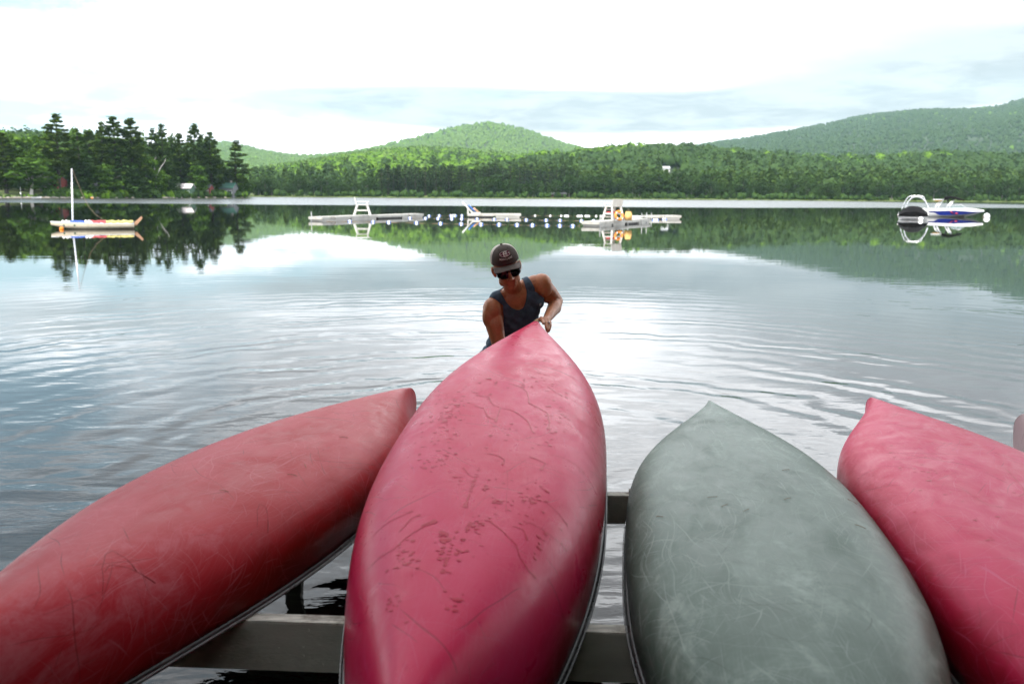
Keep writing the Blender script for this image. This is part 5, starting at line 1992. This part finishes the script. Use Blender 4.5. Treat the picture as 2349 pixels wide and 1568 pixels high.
# ================================================================== THE MAN
def zp(zx, zy, D):
    return at((1850 + zx / 3.136) / 1.7445, (950 + zy / 3.136) / 1.7445, Y=D - .22)


def skin_mat():
    m, T, out = new_mat('tanned_skin')
    tc = T.node('ShaderNodeTexCoord').outputs['Object']
    n = T.noise(tc, 9, 5, .6)
    n2 = T.noise(tc, 45, 4, .65)
    col = T.mix(T.step(n, .3, .7), rgb(.46, .168, .068), rgb(.60, .235, .110))
    col = T.mix(T.m('MULTIPLY', T.step(n2, .45, .7), .35), col, rgb(.33, .105, .042))
    p = T.node('ShaderNodeBsdfPrincipled')
    T.put(p.inputs['Base Color'], col)
    T.put(p.inputs['Roughness'], T.step(n2, .3, .7, .36, .50))
    p.inputs['Subsurface Weight'].default_value = .08
    p.inputs['Subsurface Radius'].default_value = (.012, .005, .003)
    b = T.node('ShaderNodeBump')
    b.inputs['Strength'].default_value = 1.0
    b.inputs['Distance'].default_value = .0012
    T.put(b.inputs['Height'], T.noise(tc, 120, 4, .7))
    T.put(p.inputs['Normal'], b.outputs[0])
    T.l.new(p.outputs[0], out.inputs[0])
    return m


class Body:
    def __init__(self):
        self.mb, self.prims = MB(), []

    def cap(self, g, p, q, r1, r2=None):
        r2 = r1 if r2 is None else r2
        self.mb.cap(p, q, r1, r2, 14)
        self.prims.append((g, 'c', np.array(p, float), np.array(q, float), r1, r2))

    def chain(self, g, pts, rs_):
        for a, b, r1, r2 in zip(pts[:-1], pts[1:], rs_[:-1], rs_[1:]):
            self.cap(g, a, b, r1, r2)

    def ell(self, g, c, r, R=None):
        self.mb.ell(c, r, R, 20, 14)
        self.prims.append((g, 'e', np.array(c, float), np.array(r if hasattr(r, '__len__') else (r, r, r), float), R, 0))

    def groups(self, X):
        best = {}
        for g, k, a, b, c, d in self.prims:
            if k == 'c':
                ab = b - a
                t = np.clip(((X - a) @ ab) / (ab @ ab + 1e-12), 0, 1)
                D = np.linalg.norm(X - a - t[:, None] * ab, axis=1) - (c + (d - c) * t)
            else:
                Y = X - a
                if c is not None:
                    Y = Y @ np.array(c)
                kk = np.linalg.norm(Y / b, axis=1)
                D = (kk - 1) * b.min()
            best[g] = np.minimum(best.get(g, 1e9), D)
        return best


def frame(x, z):
    """columns: x-axis, y-axis, z-axis from two rough directions"""
    z = np.array(z, float); z /= np.linalg.norm(z)
    x = np.array(x, float); x = x - z * (x @ z); x /= np.linalg.norm(x)
    return np.stack([x, np.cross(z, x), z], 1)


B = Body()
# main joints (image side names: RS is the arm on the picture's left)
pelvis = zp(470, 1640, 7.02)
waist = zp(545, 1380, 6.98)
chest = zp(690, 900, 6.83)
neck = zp(655, 650, 6.76)
RS, RE = zp(375, 880, 6.70), zp(455, 1330, 6.66)
LS, LE = zp(960, 560, 6.80), zp(1180, 800, 6.97)
LW = zp(1062, 1020, 6.62)
tip = zp(950, 1060, 6.34)
across = LS - RS
across /= np.linalg.norm(across)
spine = neck - waist
Rt = frame(across, spine)
fwd = -Rt[:, 1] if Rt[1, 1] > 0 else Rt[:, 1]          # out of the chest, towards the camera

# torso
B.ell('torso', chest + fwd * .00 - Rt[:, 2] * .03, (.168, .118, .20), Rt)
B.ell('torso', chest + Rt[:, 2] * .08 - fwd * .01, (.175, .105, .12), Rt)
B.ell('torso', waist + Rt[:, 2] * .05, (.148, .105, .18), Rt)
B.ell('torso', pelvis + np.array([0, 0, .06]), (.168, .122, .15), Rt)
B.cap('torso', waist, pelvis, .125, .13)
for s in (-1, 1):                                       # chest muscles and shoulder blades
    B.ell('torso', chest + across * s * .082 + fwd * .040 + Rt[:, 2] * .045, (.095, .055, .090), Rt)
    B.ell('torso', chest + across * s * .09 - fwd * .07 + Rt[:, 2] * .02, (.085, .05, .11), Rt)
# neck, collar and shoulder slopes
head_c = zp(556, 396, 6.60)
B.cap('neck', head_c + np.array([.012, .03, -.035]), neck + np.array([-.005, .0, -.01]), .057, .066)
B.cap('torso', neck + across * .05 - Rt[:, 2] * .03, LS - across * .035 + np.array([0, 0, .012]), .060, .056)
B.cap('torso', neck - across * .05 - Rt[:, 2] * .03, RS + across * .045 + np.array([0, 0, .035]), .062, .058)
B.cap('neck', neck + across * .035 + fwd * .045 - Rt[:, 2] * .01, neck + across * .012 + fwd * .075 - Rt[:, 2] * .085, .022, .020)
B.cap('neck', neck - across * .035 + fwd * .045 - Rt[:, 2] * .01, neck - across * .012 + fwd * .075 - Rt[:, 2] * .085, .022, .020)

# arm on the picture's left, hanging down behind the hull
B.ell('armR', RS + np.array([.002, -.01, -.015]), (.070, .078, .090))
B.ell('armR', RS + np.array([-.022, -.035, -.055]), (.048, .050, .085))
B.chain('armR', [RS + np.array([.004, 0, -.02]), RS * .55 + RE * .45 + np.array([-.006, -.006, 0]), RE], [.066, .066, .050])
B.ell('armR', RS * .5 + RE * .5 + np.array([.012, -.022, 0]), (.046, .048, .095))
RW = zp(640, 1560, 6.54)
B.chain('armR', [RE, RE * .7 + RW * .3, RW], [.049, .050, .031])
RH = RW + (RW - RE) / np.linalg.norm(RW - RE) * .055
B.ell('armR', RH, (.042, .030, .048))
for k, o_ in enumerate((-.028, -.010, .010, .028)):
    a = RH + np.array([o_, -.01, .012])
    B.chain('armR', [a, a + np.array([.008, -.045, .012]), a + np.array([.012, -.062, .045])], [.0105, .0095, .0085])
B.chain('armR', [RH + np.array([.03, 0, 0]), RH + np.array([.055, -.02, .02]), RH + np.array([.055, -.05, .035])], [.013, .011, .010])

# arm on the picture's right, elbow out, hand on the tip of the canoe
B.ell('armL', LS + np.array([.018, -.008, -.012]), (.072, .072, .074))
B.ell('armL', LS + np.array([.045, -.022, -.035]), (.050, .052, .066))
B.chain('armL', [LS + np.array([.012, 0, -.01]), LS * .5 + LE * .5 + np.array([.006, -.012, -.004]), LE], [.064, .060, .047])
B.ell('armL', LS * .45 + LE * .55 + np.array([-.012, -.025, -.012]), (.042, .044, .060))
mid = LE * .66 + LW * .34 + np.array([.004, -.004, -.004])
B.chain('armL', [LE, mid, LW], [.046, .050, .030])
B.ell('armL', LE * .75 + LW * .25 + np.array([.016, 0, -.014]), (.036, .04, .046))
# hand: palm, four fingers of different length laid over the tip, thumb on the other side
palm = zp(1040, 1045, 6.52)
B.cap('hand', LW, palm, .029, .030)
K = {'index': [(985, 1012, 6.475), (1003, 1045, 6.425), (1010, 1072, 6.385), (1013, 1082, 6.375)],
     'middle': [(1030, 1015, 6.470), (1043, 1068, 6.420), (1048, 1125, 6.390), (1056, 1165, 6.385)],
     'ring': [(1068, 1030, 6.470), (1076, 1090, 6.420), (1073, 1150, 6.395), (1070, 1185, 6.400)],
     'little': [(1098, 1062, 6.480), (1104, 1105, 6.440), (1094, 1150, 6.420), (1084, 1176, 6.420)],
     'thumb': [(985, 1030, 6.530), (955, 1035, 6.500), (930, 1045, 6.470), (915, 1056, 6.450)]}
RAD = {'index': (.0125, .0105, .0095, .008), 'middle': (.0125, .011, .0098, .0085), 'ring': (.0122, .0105, .0095, .008), 'little': (.0110, .0095, .0085, .0075), 'thumb': (.016, .013, .0115, .010)}
FING = {}
for nm, pts in K.items():
    pts = [zp(*q) for q in pts]
    FING[nm] = pts
    B.chain('hand', pts, RAD[nm])
    B.cap('hand', palm + (pts[0] - palm) * .25, pts[0], .018, RAD[nm][0] * 1.08)

# hips and legs, standing in shallow water
for s in (-1, 1):
    hip = pelvis + np.array([s * .095, .0, -.03])
    knee = np.array([pelvis[0] + s * .14 - .02, pelvis[1] - .12 + .06 * s, .26])
    ank = np.array([pelvis[0] + s * .15, pelvis[1] + .05 + .10 * s, -.20])
    B.chain('legs', [hip, hip * .5 + knee * .5 + np.array([0, -.01, 0]), knee], [.098, .086, .060])
    B.chain('legs', [knee, knee * .68 + ank * .32 + np.array([0, .02, 0]), ank], [.058, .058, .040])
    B.cap('legs', ank + np.array([0, .02, -.05]), ank + np.array([s * .03, -.17, -.065]), .040, .032)

# head, in its own frame: x = picture right, y = out of the face, z = crown
a_p, a_r, a_y = math.radians(15), math.radians(12.5), math.radians(7)
hx, hy, hz = np.array([1., 0, 0]), np.array([0, -math.cos(a_p), -math.sin(a_p)]), np.array([0, -math.sin(a_p), math.cos(a_p)])
hx, hy = hx * math.cos(a_y) - hy * math.sin(a_y), hy * math.cos(a_y) + hx * math.sin(a_y)
rot = lambda v: np.array([v[0] * math.cos(a_r) - v[2] * math.sin(a_r), v[1], v[2] * math.cos(a_r) + v[0] * math.sin(a_r)])
H = np.stack([rot(hx), rot(hy), rot(hz)], 1)
HS = 1.10
hp = lambda x, y, z: head_c + H @ (np.array([x, y, z]) * HS)
he = lambda g, c, r: B.ell(g, hp(*c), np.array(r) * HS, H)
he('head', (0, -.012, .042), (.076, .097, .085))
he('head', (0, .026, -.035), (.064, .066, .078))
he('head', (0, .050, -.085), (.040, .036, .030))
he('head', (0, .070, -.100), (.021, .018, .019))
for s in (-1, 1):
    he('head', (s * .046, .012, -.068), (.022, .036, .030))
    he('head', (s * .043, .058, -.018), (.024, .026, .022))
    he('head', (s * .030, .074, .030), (.032, .018, .012))
    B.cap('head', hp(s * .018, .088, -.036), hp(s * .036, .066, -.074), .008, .006)
    he('head', (s * .0135, .100, -.036), (.010, .012, .009))
    B.cap('head', hp(s * .083, -.004, .014), hp(s * .078, -.002, -.026), .014 * HS, .010 * HS)
    he('head', (s * .088, -.012, .008), (.009, .018, .028))
B.cap('head', hp(0, .086, .018), hp(0, .112, -.030), .0095 * HS, .0145 * HS)
B.cap('head', hp(-.022, .080, -.064), hp(.024, .080, -.060), .0075 * HS, .0075 * HS)
B.cap('head', hp(-.018, .078, -.076), hp(.020, .078, -.073), .0085 * HS, .0085 * HS)

base = np.array([pelvis[0], pelvis[1], -.25])
man = empty('person', tuple(base), 0, 'man in dark tank top, cap and sunglasses lifting the end of the wet red canoe', 'person')
raw = link_mesh('body_form', B.mb.mesh('body_form', base))
rm = raw.modifiers.new('skin', 'REMESH')
rm.mode, rm.voxel_size = 'VOXEL', .0042
sm = raw.modifiers.new('relax', 'SMOOTH')
sm.factor, sm.iterations = .5, 5
dg = bpy.context.evaluated_depsgraph_get()
bm_ = bpy.data.meshes.new_from_object(raw.evaluated_get(dg))
bpy.data.objects.remove(raw, do_unlink=True)
bm_.materials.clear()
body = link_mesh('body', bm_, skin_mat(), man, True)

# clothing grown from the body surface
nv = len(bm_.vertices)
co = np.empty(nv * 3, np.float32); bm_.vertices.foreach_get('co', co); co = co.reshape(-1, 3).astype(float)
no = np.empty(nv * 3, np.float32); bm_.vertices.foreach_get('normal', no); no = no.reshape(-1, 3).astype(float)
W = co + base
faces = [tuple(p.vertices) for p in bm_.polygons]
G = B.groups(W)
PX = np.empty((nv, 2))
d_ = W - np.array([0, 0, CAMH])
dep = d_[:, 1] * cp - d_[:, 2] * sp
pxx, pyy = FV * d_[:, 0] / dep, -FV * (d_[:, 1] * sp + d_[:, 2] * cp) / dep
PX[:, 0] = ((CXV + pxx * cr - pyy * sr) * 1.7445 - 1850) * 3.136
PX[:, 1] = ((CYV + pxx * sr + pyy * cr) * 1.7445 - 950) * 3.136


def in_poly(pts, X):
    pts = np.array(pts, float)
    ins = np.zeros(len(X), bool)
    for i in range(len(pts)):
        a, b = pts[i], pts[(i + 1) % len(pts)]
        ins ^= ((a[1] > X[:, 1]) != (b[1] > X[:, 1])) & (X[:, 0] < (b[0] - a[0]) * (X[:, 1] - a[1]) / (b[1] - a[1] + 1e-9) + a[0])
    return ins


tor = np.minimum(G['torso'], G['neck'] + .02)
arm = np.minimum(G['armR'], G['armL'])
facing = (no @ fwd > -.25) & (W[:, 1] < chest[1] + .05)
neckhole = in_poly([(455, 400), (445, 600), (478, 690), (545, 800), (620, 875), (700, 908), (752, 880), (785, 795), (797, 690), (775, 580), (738, 480), (735, 400)], PX) & facing
backneck = (~facing) & ((W - neck) @ Rt[:, 2] > -.015) & (np.abs((W - neck) @ across) < .085)
relL, relR = (W - LS), (W - RS)
shL = (relL @ across > -.058 + .35 * np.clip(-(relL @ Rt[:, 2]), 0, .2)) & (np.linalg.norm(relL, axis=1) < .22)
shR = (relR @ -across > -.004 - .25 * np.clip(-(relR @ Rt[:, 2]), 0, .3) * 0) & (np.linalg.norm(relR, axis=1) < .14)
below = (W - pelvis) @ Rt[:, 2] > -.13
shirt = (G['torso'] < arm + .004) & (np.minimum(G['head'], G['neck']) > G['torso'] - .03) & ~neckhole & ~backneck & ~shL & ~shR & below & (G['legs'] > G['torso'] - .05) & (G['hand'] > .02)
shirt &= (G['head'] > .012)


def garment(name, mask, off, mat, thick=.003, wrinkle=.0):
    idx = -np.ones(nv, int)
    fs = [f for f in faces if all(mask[v] for v in f)]
    used = sorted({v for f in fs for v in f})
    idx[used] = np.arange(len(used))
    fs = [[int(idx[v]) for v in f] for f in fs]
    X = co[used] + no[used] * off
    from collections import Counter
    ec = Counter()
    for f in fs:
        for a, b in zip(f, f[1:] + f[:1]):
            ec[(min(a, b), max(a, b))] += 1
    nb = {}
    for (a, b), c in ec.items():
        if c == 1:
            nb.setdefault(a, []).append(b); nb.setdefault(b, []).append(a)
    for _ in range(14):                                  # smooth hems
        Y = X.copy()
        for v, q in nb.items():
            if len(q) == 2:
                Y[v] = X[v] * .4 + (X[q[0]] + X[q[1]]) * .3
        X = Y
    if wrinkle:
        q = X + base
        s, t = (q - chest) @ across, (q - chest) @ Rt[:, 2]
        fold = np.sin((s * 1.0 + t * .8) * 62 + 2.2 * np.sin(t * 17)) * np.clip(.30 - t, 0, .5) + .5 * np.sin((s * .5 - t) * 40)
        X = X + no[used] * (fold * wrinkle)[:, None]
    o = link_mesh(name, np_mesh(name, X, fs), mat, man, True)
    so = o.modifiers.new('thickness', 'SOLIDIFY')
    so.thickness, so.offset = thick, 1
    return o


M['tank'] = paint('navy_jersey', (.060, .098, .145), .85, .22, 25, .0006, 300)
M['shorts'] = paint('grey_shorts', (.05, .055, .06), .85, .2, 20)
garment('tank_top', shirt, .0065, M['tank'], wrinkle=.006)
shorts = ((G['legs'] < .05) | (G['torso'] < .02)) & (W[:, 2] < pelvis[2] - .02) & (W[:, 2] > .34) & (G['armR'] > .01)
shorts |= ((W - pelvis) @ Rt[:, 2] <= -.08) & (W[:, 2] > .34) & (np.minimum(G['legs'], G['torso']) < arm) & (G['hand'] > .02)
garment('shorts', shorts, .012, M['shorts'])

# round badge on the chest of the tank top
bp = zp(961, 830, 6.6)
k = np.argmin(np.hypot(PX[:, 0] - 961, PX[:, 1] - 830) + 1000 * (no @ fwd < .1) + 2000 * (~shirt))
c, n = co[k] + no[k] * .0125, no[k]
Rb = frame(across, n)
mb = MB()
ring = lambda R_, lift: [c + Rb @ np.array([R_ * math.cos(t), R_ * math.sin(t), lift]) for t in np.linspace(0, 2 * math.pi, 25)[:-1]]
mb.loft([ring(.0105, 0), ring(.0105, .001), ring(.0085, .001), ring(.0085, 0)], caps=False)
for q in ([(-.002, .007), (.003, .007), (.0005, .001), (.004, .001), (-.0035, -.007), (-.001, -.0005), (-.0045, -.0005)],):
    mb.loft([[c + Rb @ np.array([x, y, 0]) for x, y in q], [c + Rb @ np.array([x, y, .001]) for x, y in q]])
mb.build('badge', M['white_plastic'], man)

# ---- cap
CB = head_c + H @ (np.array([0, -.010, .058]) * HS)           # centre of the cap rim
cpnt = lambda x, y, z: CB + H @ (np.array([x, y, z]) * HS) - base
M['cap_brown'] = paint('dark_brown_twill', (.080, .060, .048), .85, .15, 30, .0004, 300)
M['cap_brim'] = paint('brown_brim', (.145, .112, .096), .8, .15, 30, .0004, 300)
M['cap_mesh'] = paint('cream_mesh', (.68, .60, .54), .85, .25, 3, .002, 160)
M['maroon'] = paint('maroon_patch', (.13, .008, .035), .75, .15, 60)
M['thread'] = paint('cream_thread', (.85, .81, .74), .8, .1, 80)


def crown(az, el):
    """cap surface; az 0 = front, el 0 = rim, pi/2 = top"""
    a, b, h = .086, .106, .094
    e = max(math.cos(el), 0) ** .72
    zz = h * math.sin(el) ** .92
    fr = max(math.cos(az), 0)
    y = b * e * math.cos(az) + .010 * fr * math.sin(2 * el)
    return np.array([a * e * math.sin(az), y, zz + .006 * fr * math.sin(el)])


def crown_part(az0, az1, name, mat, off, nu, nv_):
    mb = MB()
    rows = []
    for e in np.linspace(0.0, math.pi / 2 - .02, nv_):
        rows.append([cpnt(*(crown(a, e) * (1 + off))) for a in np.linspace(az0, az1, nu)])
    mb.loft(rows, closed=False)
    o = mb.build(name, mat, man, True)
    s_ = o.modifiers.new('thickness', 'SOLIDIFY'); s_.thickness, s_.offset = .002, 1
    return o


fa = math.radians(70)
cf = crown_part(-fa, fa, 'cap_front', M['cap_brown'], .012, 34, 18)
cm = crown_part(fa, 2 * math.pi - fa, 'cap_mesh', M['cap_mesh'], 0, 50, 18)
mb = MB()
for sgn in (-1, 1):
    mb.tube([cpnt(*(crown(sgn * fa, e) * 1.022)) for e in np.linspace(.0, 1.5, 14)], .0016, 6)
mb.tube([cpnt(*(crown(0.0, e) * 1.026)) for e in np.linspace(.05, 1.5, 14)], .0011, 6)
mb.build('seam', M['cap_brown'], cf, True)
mb = MB()
for sgn in (-1, 1):
    p = cpnt(*(crown(sgn * .55, 1.08) * 1.034))
    mb.ell(p, .0035, None, 8, 6)
mb.build('eyelet', M['dark'], cf, True)
MB().ell(cpnt(0, .0, .1035), np.array([.010, .010, .006]), H, 12, 8).build('cap_button', M['cap_brown'], man, True)
# brim: curved down at the sides
top, bot = [], []
for r_ in np.linspace(0, 1, 9):
    row = []
    for t in np.linspace(-1, 1, 23):
        a = t * math.radians(68)
        p0 = crown(a, .03) * 1.02
        ex_ = .050 * max(0, math.cos(t * 1.36)) ** .62
        x, y = p0[0] * (1 + .04 * r_), p0[1] + ex_ * r_
        zc = -.004 - .014 * r_ - .026 * (x / .08) ** 2 * (.45 + .55 * r_)
        row.append((x, y, zc))
    top.append(row)
o = MB().loft([[cpnt(*p) for p in row] for row in top], closed=False).build('cap_brim', M['cap_brim'], man, True)
s_ = o.modifiers.new('thickness', 'SOLIDIFY'); s_.thickness, s_.offset = .0035, 0

# badge and lettering stitched on the cap front; flat art laid on the crown surface
EL0 = .56


def on_crown(x, y, lift):
    """art coordinates in metres around the middle of the cap front"""
    x, y = x * 1.5, y * 1.4
    el = EL0 + y / .098
    e = max(math.cos(el), .15) ** .72
    az = x / (.098 * max(e, .3))
    p = crown(az, el) * 1.012
    n = crown(az, el)
    n = np.array([n[0] / .086 ** 2, n[1] / .106 ** 2, n[2] / .094 ** 2]); n /= np.linalg.norm(n)
    return cpnt(*(p + n * (.0024 + lift)))


def art(name, polys, mat, parent, lift, th=.0009):
    mb = MB()
    for q in polys:
        mb.loft([[on_crown(x, y, lift) for x, y in q], [on_crown(x, y, lift + th) for x, y in q]])
    return mb.build(name, mat, parent)


def ellipse(cx_, cy_, a, b, n=28, t0=0, t1=2 * math.pi):
    return [(cx_ + a * math.cos(t), cy_ + b * math.sin(t)) for t in np.linspace(t0, t1, n)]


def stroke(pts, w):
    out = []
    for (a, b) in zip(pts[:-1], pts[1:]):
        a, b = np.array(a), np.array(b)
        d = (b - a) / (np.linalg.norm(b - a) + 1e-9)
        nn = np.array([-d[1], d[0]]) * w / 2
        ext = d * w * .25
        out.append([tuple(a - ext - nn), tuple(b + ext - nn), tuple(b + ext + nn), tuple(a - ext + nn)])
    return out


EY = .010
ell_full = []
eo = ellipse(0, EY, .0262, .0155, 33)
for p, q in zip(eo[:-1], eo[1:]):
    m0, m1 = (p[0] * .5, EY + (p[1] - EY) * .5), (q[0] * .5, EY + (q[1] - EY) * .5)
    ell_full += [[p, q, m1, m0], [m0, m1, (0, EY)]]
emb = art('emblem', ell_full, M['maroon'], man, 0)
art('emblem_rim', stroke(ellipse(0, EY, .0236, .0131, 41, 1.1, 6.1), .0013), M['thread'], emb, .0012)
Cst = stroke([(.0088 * math.cos(t) + .0003, EY + .0108 * math.sin(t)) for t in np.linspace(.75, 5.55, 15)], .0027)
Mst = stroke([(-.0062, EY - .0105), (-.0046, EY + .0085), (.0006, EY - .0040), (.0062, EY + .0085), (.0080, EY - .0105)], .0026)
Mst += stroke([(-.0082, EY - .0108), (-.0040, EY - .0108)], .0016) + stroke([(.0060, EY - .0108), (.0100, EY - .0108)], .0016)
art('monogram', Cst + Mst, M['thread'], emb, .0013)

FONT = {  # strokes on a 0..4 by 0..6 grid
    'M': [[(0, 0), (.4, 6), (2, 1.5), (3.6, 6), (4, 0)]], 'O': [[(2, 0), (.4, 1), (0, 3), (.4, 5), (2, 6), (3.6, 5), (4, 3), (3.6, 1), (2, 0)]],
    'S': [[(0, 1), (1.5, 0), (3.5, .6), (3.6, 2.2), (.6, 3.8), (.5, 5.4), (2.4, 6), (4, 5)]], 'I': [[(1, 0), (3, 0)], [(2, 0), (2, 6)], [(1, 6), (3, 6)]],
    'L': [[(.5, 6), (.5, 0), (3.8, 0), (3.8, 1)]], 'A': [[(0, 0), (2, 6), (4, 0)], [(.8, 2.2), (3.2, 2.2)]], 'U': [[(.2, 6), (.2, 1.5), (1.2, 0), (2.8, 0), (3.8, 1.5), (3.8, 6)]],
    'K': [[(.4, 0), (.4, 6)], [(3.8, 6), (.6, 2.8)], [(1.6, 3.6), (4, 0)]], 'E': [[(3.8, 0), (.4, 0), (.4, 6), (3.8, 6)], [(.4, 3), (2.8, 3)]],
    'T': [[(2, 0), (2, 6)], [(0, 6), (4, 6)]], '1': [[(1, 5), (2, 6), (2, 0)]], '9': [[(1, 0), (3.6, 2.4), (3.8, 4.8), (2, 6), (.3, 4.8), (.6, 3.2), (2, 2.7), (3.6, 3.4)]],
    '6': [[(3, 6), (.5, 3.6), (.2, 1.2), (2, 0), (3.7, 1.2), (3.5, 2.8), (2, 3.3), (.5, 2.4)]], '4': [[(3, 0), (3, 6), (0, 2), (4, 2)]], '.': [[(1.6, 0), (2.2, 0)]]}


def lettering(text, x0, x1, y0, hgt, w, bow=0.0):
    out = []
    step = (x1 - x0) / len(text)
    for k, ch in enumerate(text):
        for st in FONT[ch]:
            pts = []
            for (gx_, gy_) in st:
                x = x0 + step * (k + .12 + .76 * gx_ / 4)
                pts.append((x, y0 + hgt * gy_ / 6 + bow * (2 * x / (x1 - x0)) ** 2))
            out += stroke(pts, w)
    return out


art('lettering', lettering('MOOSILAUKE', -.0300, .0300, -.0170, .0075, .0014, .0016), M['thread'], man, .0006)
art('lettering', lettering('EST.', -.0210, -.0125, EY - .0022, .0032, .0007), M['thread'], emb, .0013)
art('lettering', lettering('1964', .0125, .0215, EY - .0005, .0034, .0007), M['thread'], emb, .0013)

# ---- sunglasses
M['lens'] = paint('black_lens', (.004, .004, .005), .12, .1, 5)
hb_ = lambda x, y, z: hp(x, y, z) - base
gl = MB()
for s in (-1, 1):
    rows = []
    for v in np.linspace(-1, 1, 7):
        row = []
        for u in np.linspace(0, 1, 12):
            xx = s * (.008 + .066 * u)
            yy_ = .108 - .030 * (u ** 1.7) - .006 * abs(v)
            hgt = .0285 * (1 - (2 * abs(u - .45)) ** 2.6 * .42)
            row.append(hb_(xx, yy_, .002 + v * hgt))
        rows.append(row)
    gl.loft(rows, closed=False)
o = gl.build('sunglasses', M['lens'], man, True)
s_ = o.modifiers.new('thickness', 'SOLIDIFY'); s_.thickness, s_.offset = .003, 0
fr_ = MB()
fr_.tube([hb_(-.010, .107, .016), hb_(0, .111, .018), hb_(.010, .107, .016)], .003, 8)
for s in (-1, 1):
    fr_.tube([hb_(s * .072, .080, .014), hb_(s * .080, .055, .016), hb_(s * .084, -.005, .020)], .0030, 8)
fr_.build('glasses_frame', M['lens'], o, True)

# ---- hair at the temples, stubble is left to the skin tone
hm = MB()
for s in (-1, 1):
    hm.ell(hb_(s * .0755, -.028, -.006), np.array([.010, .030, .034]) * HS, H, 12, 8)
    hm.ell(hb_(s * .0735, .018, .010), np.array([.006, .012, .024]) * HS, H, 10, 8)
hm.ell(hb_(0, -.092, -.012), np.array([.055, .020, .045]) * HS, H, 14, 8)
hm.build('hair', paint('dark_short_hair', (.035, .026, .020), .8, .4, 60, .002, 200), man, True)

# ---- ring on the hand at the tip
rp0, rp1 = FING['ring'][0], FING['ring'][1]
c = rp0 + (rp1 - rp0) * .86 - base
Rr = frame((1, 0, 0), rp1 - rp0)
rings = []
for zz, R_ in ((-.004, .0122), (-.004, .0135), (.004, .0135), (.004, .0122)):
    rings.append([c + Rr @ np.array([R_ * math.cos(t), R_ * math.sin(t), zz]) for t in np.linspace(0, 6.283, 19)[:-1]])
MB().loft(rings + rings[:1], caps=False).build('finger_ring', paint('dark_ring', (.03, .03, .10), .25, metal=.4), man, True)
rings = []
for zz, R_ in ((-.0012, .0134), (-.0012, .0139), (.0012, .0139), (.0012, .0134)):
    rings.append([c + Rr @ np.array([R_ * math.cos(t), R_ * math.sin(t), zz]) for t in np.linspace(0, 6.283, 19)[:-1]])
MB().loft(rings + rings[:1], caps=False).build('ring_band', M['white_plastic'], man, True)


# ================================================================== HAZE
def haze():
    m, T, out = new_mat('summer_haze')
    v = T.node('ShaderNodeVolumePrincipled')
    v.inputs['Color'].default_value = rgb(.62, .90, 1.0)
    v.inputs['Density'].default_value = 7.0e-5
    v.inputs['Anisotropy'].default_value = .2
    T.l.new(v.outputs[0], out.inputs['Volume'])
    mb = MB().box((0, 1500, 249), (7600, 5600, 500))
    tag(mb.build('haze', m), kind='stuff')


haze()
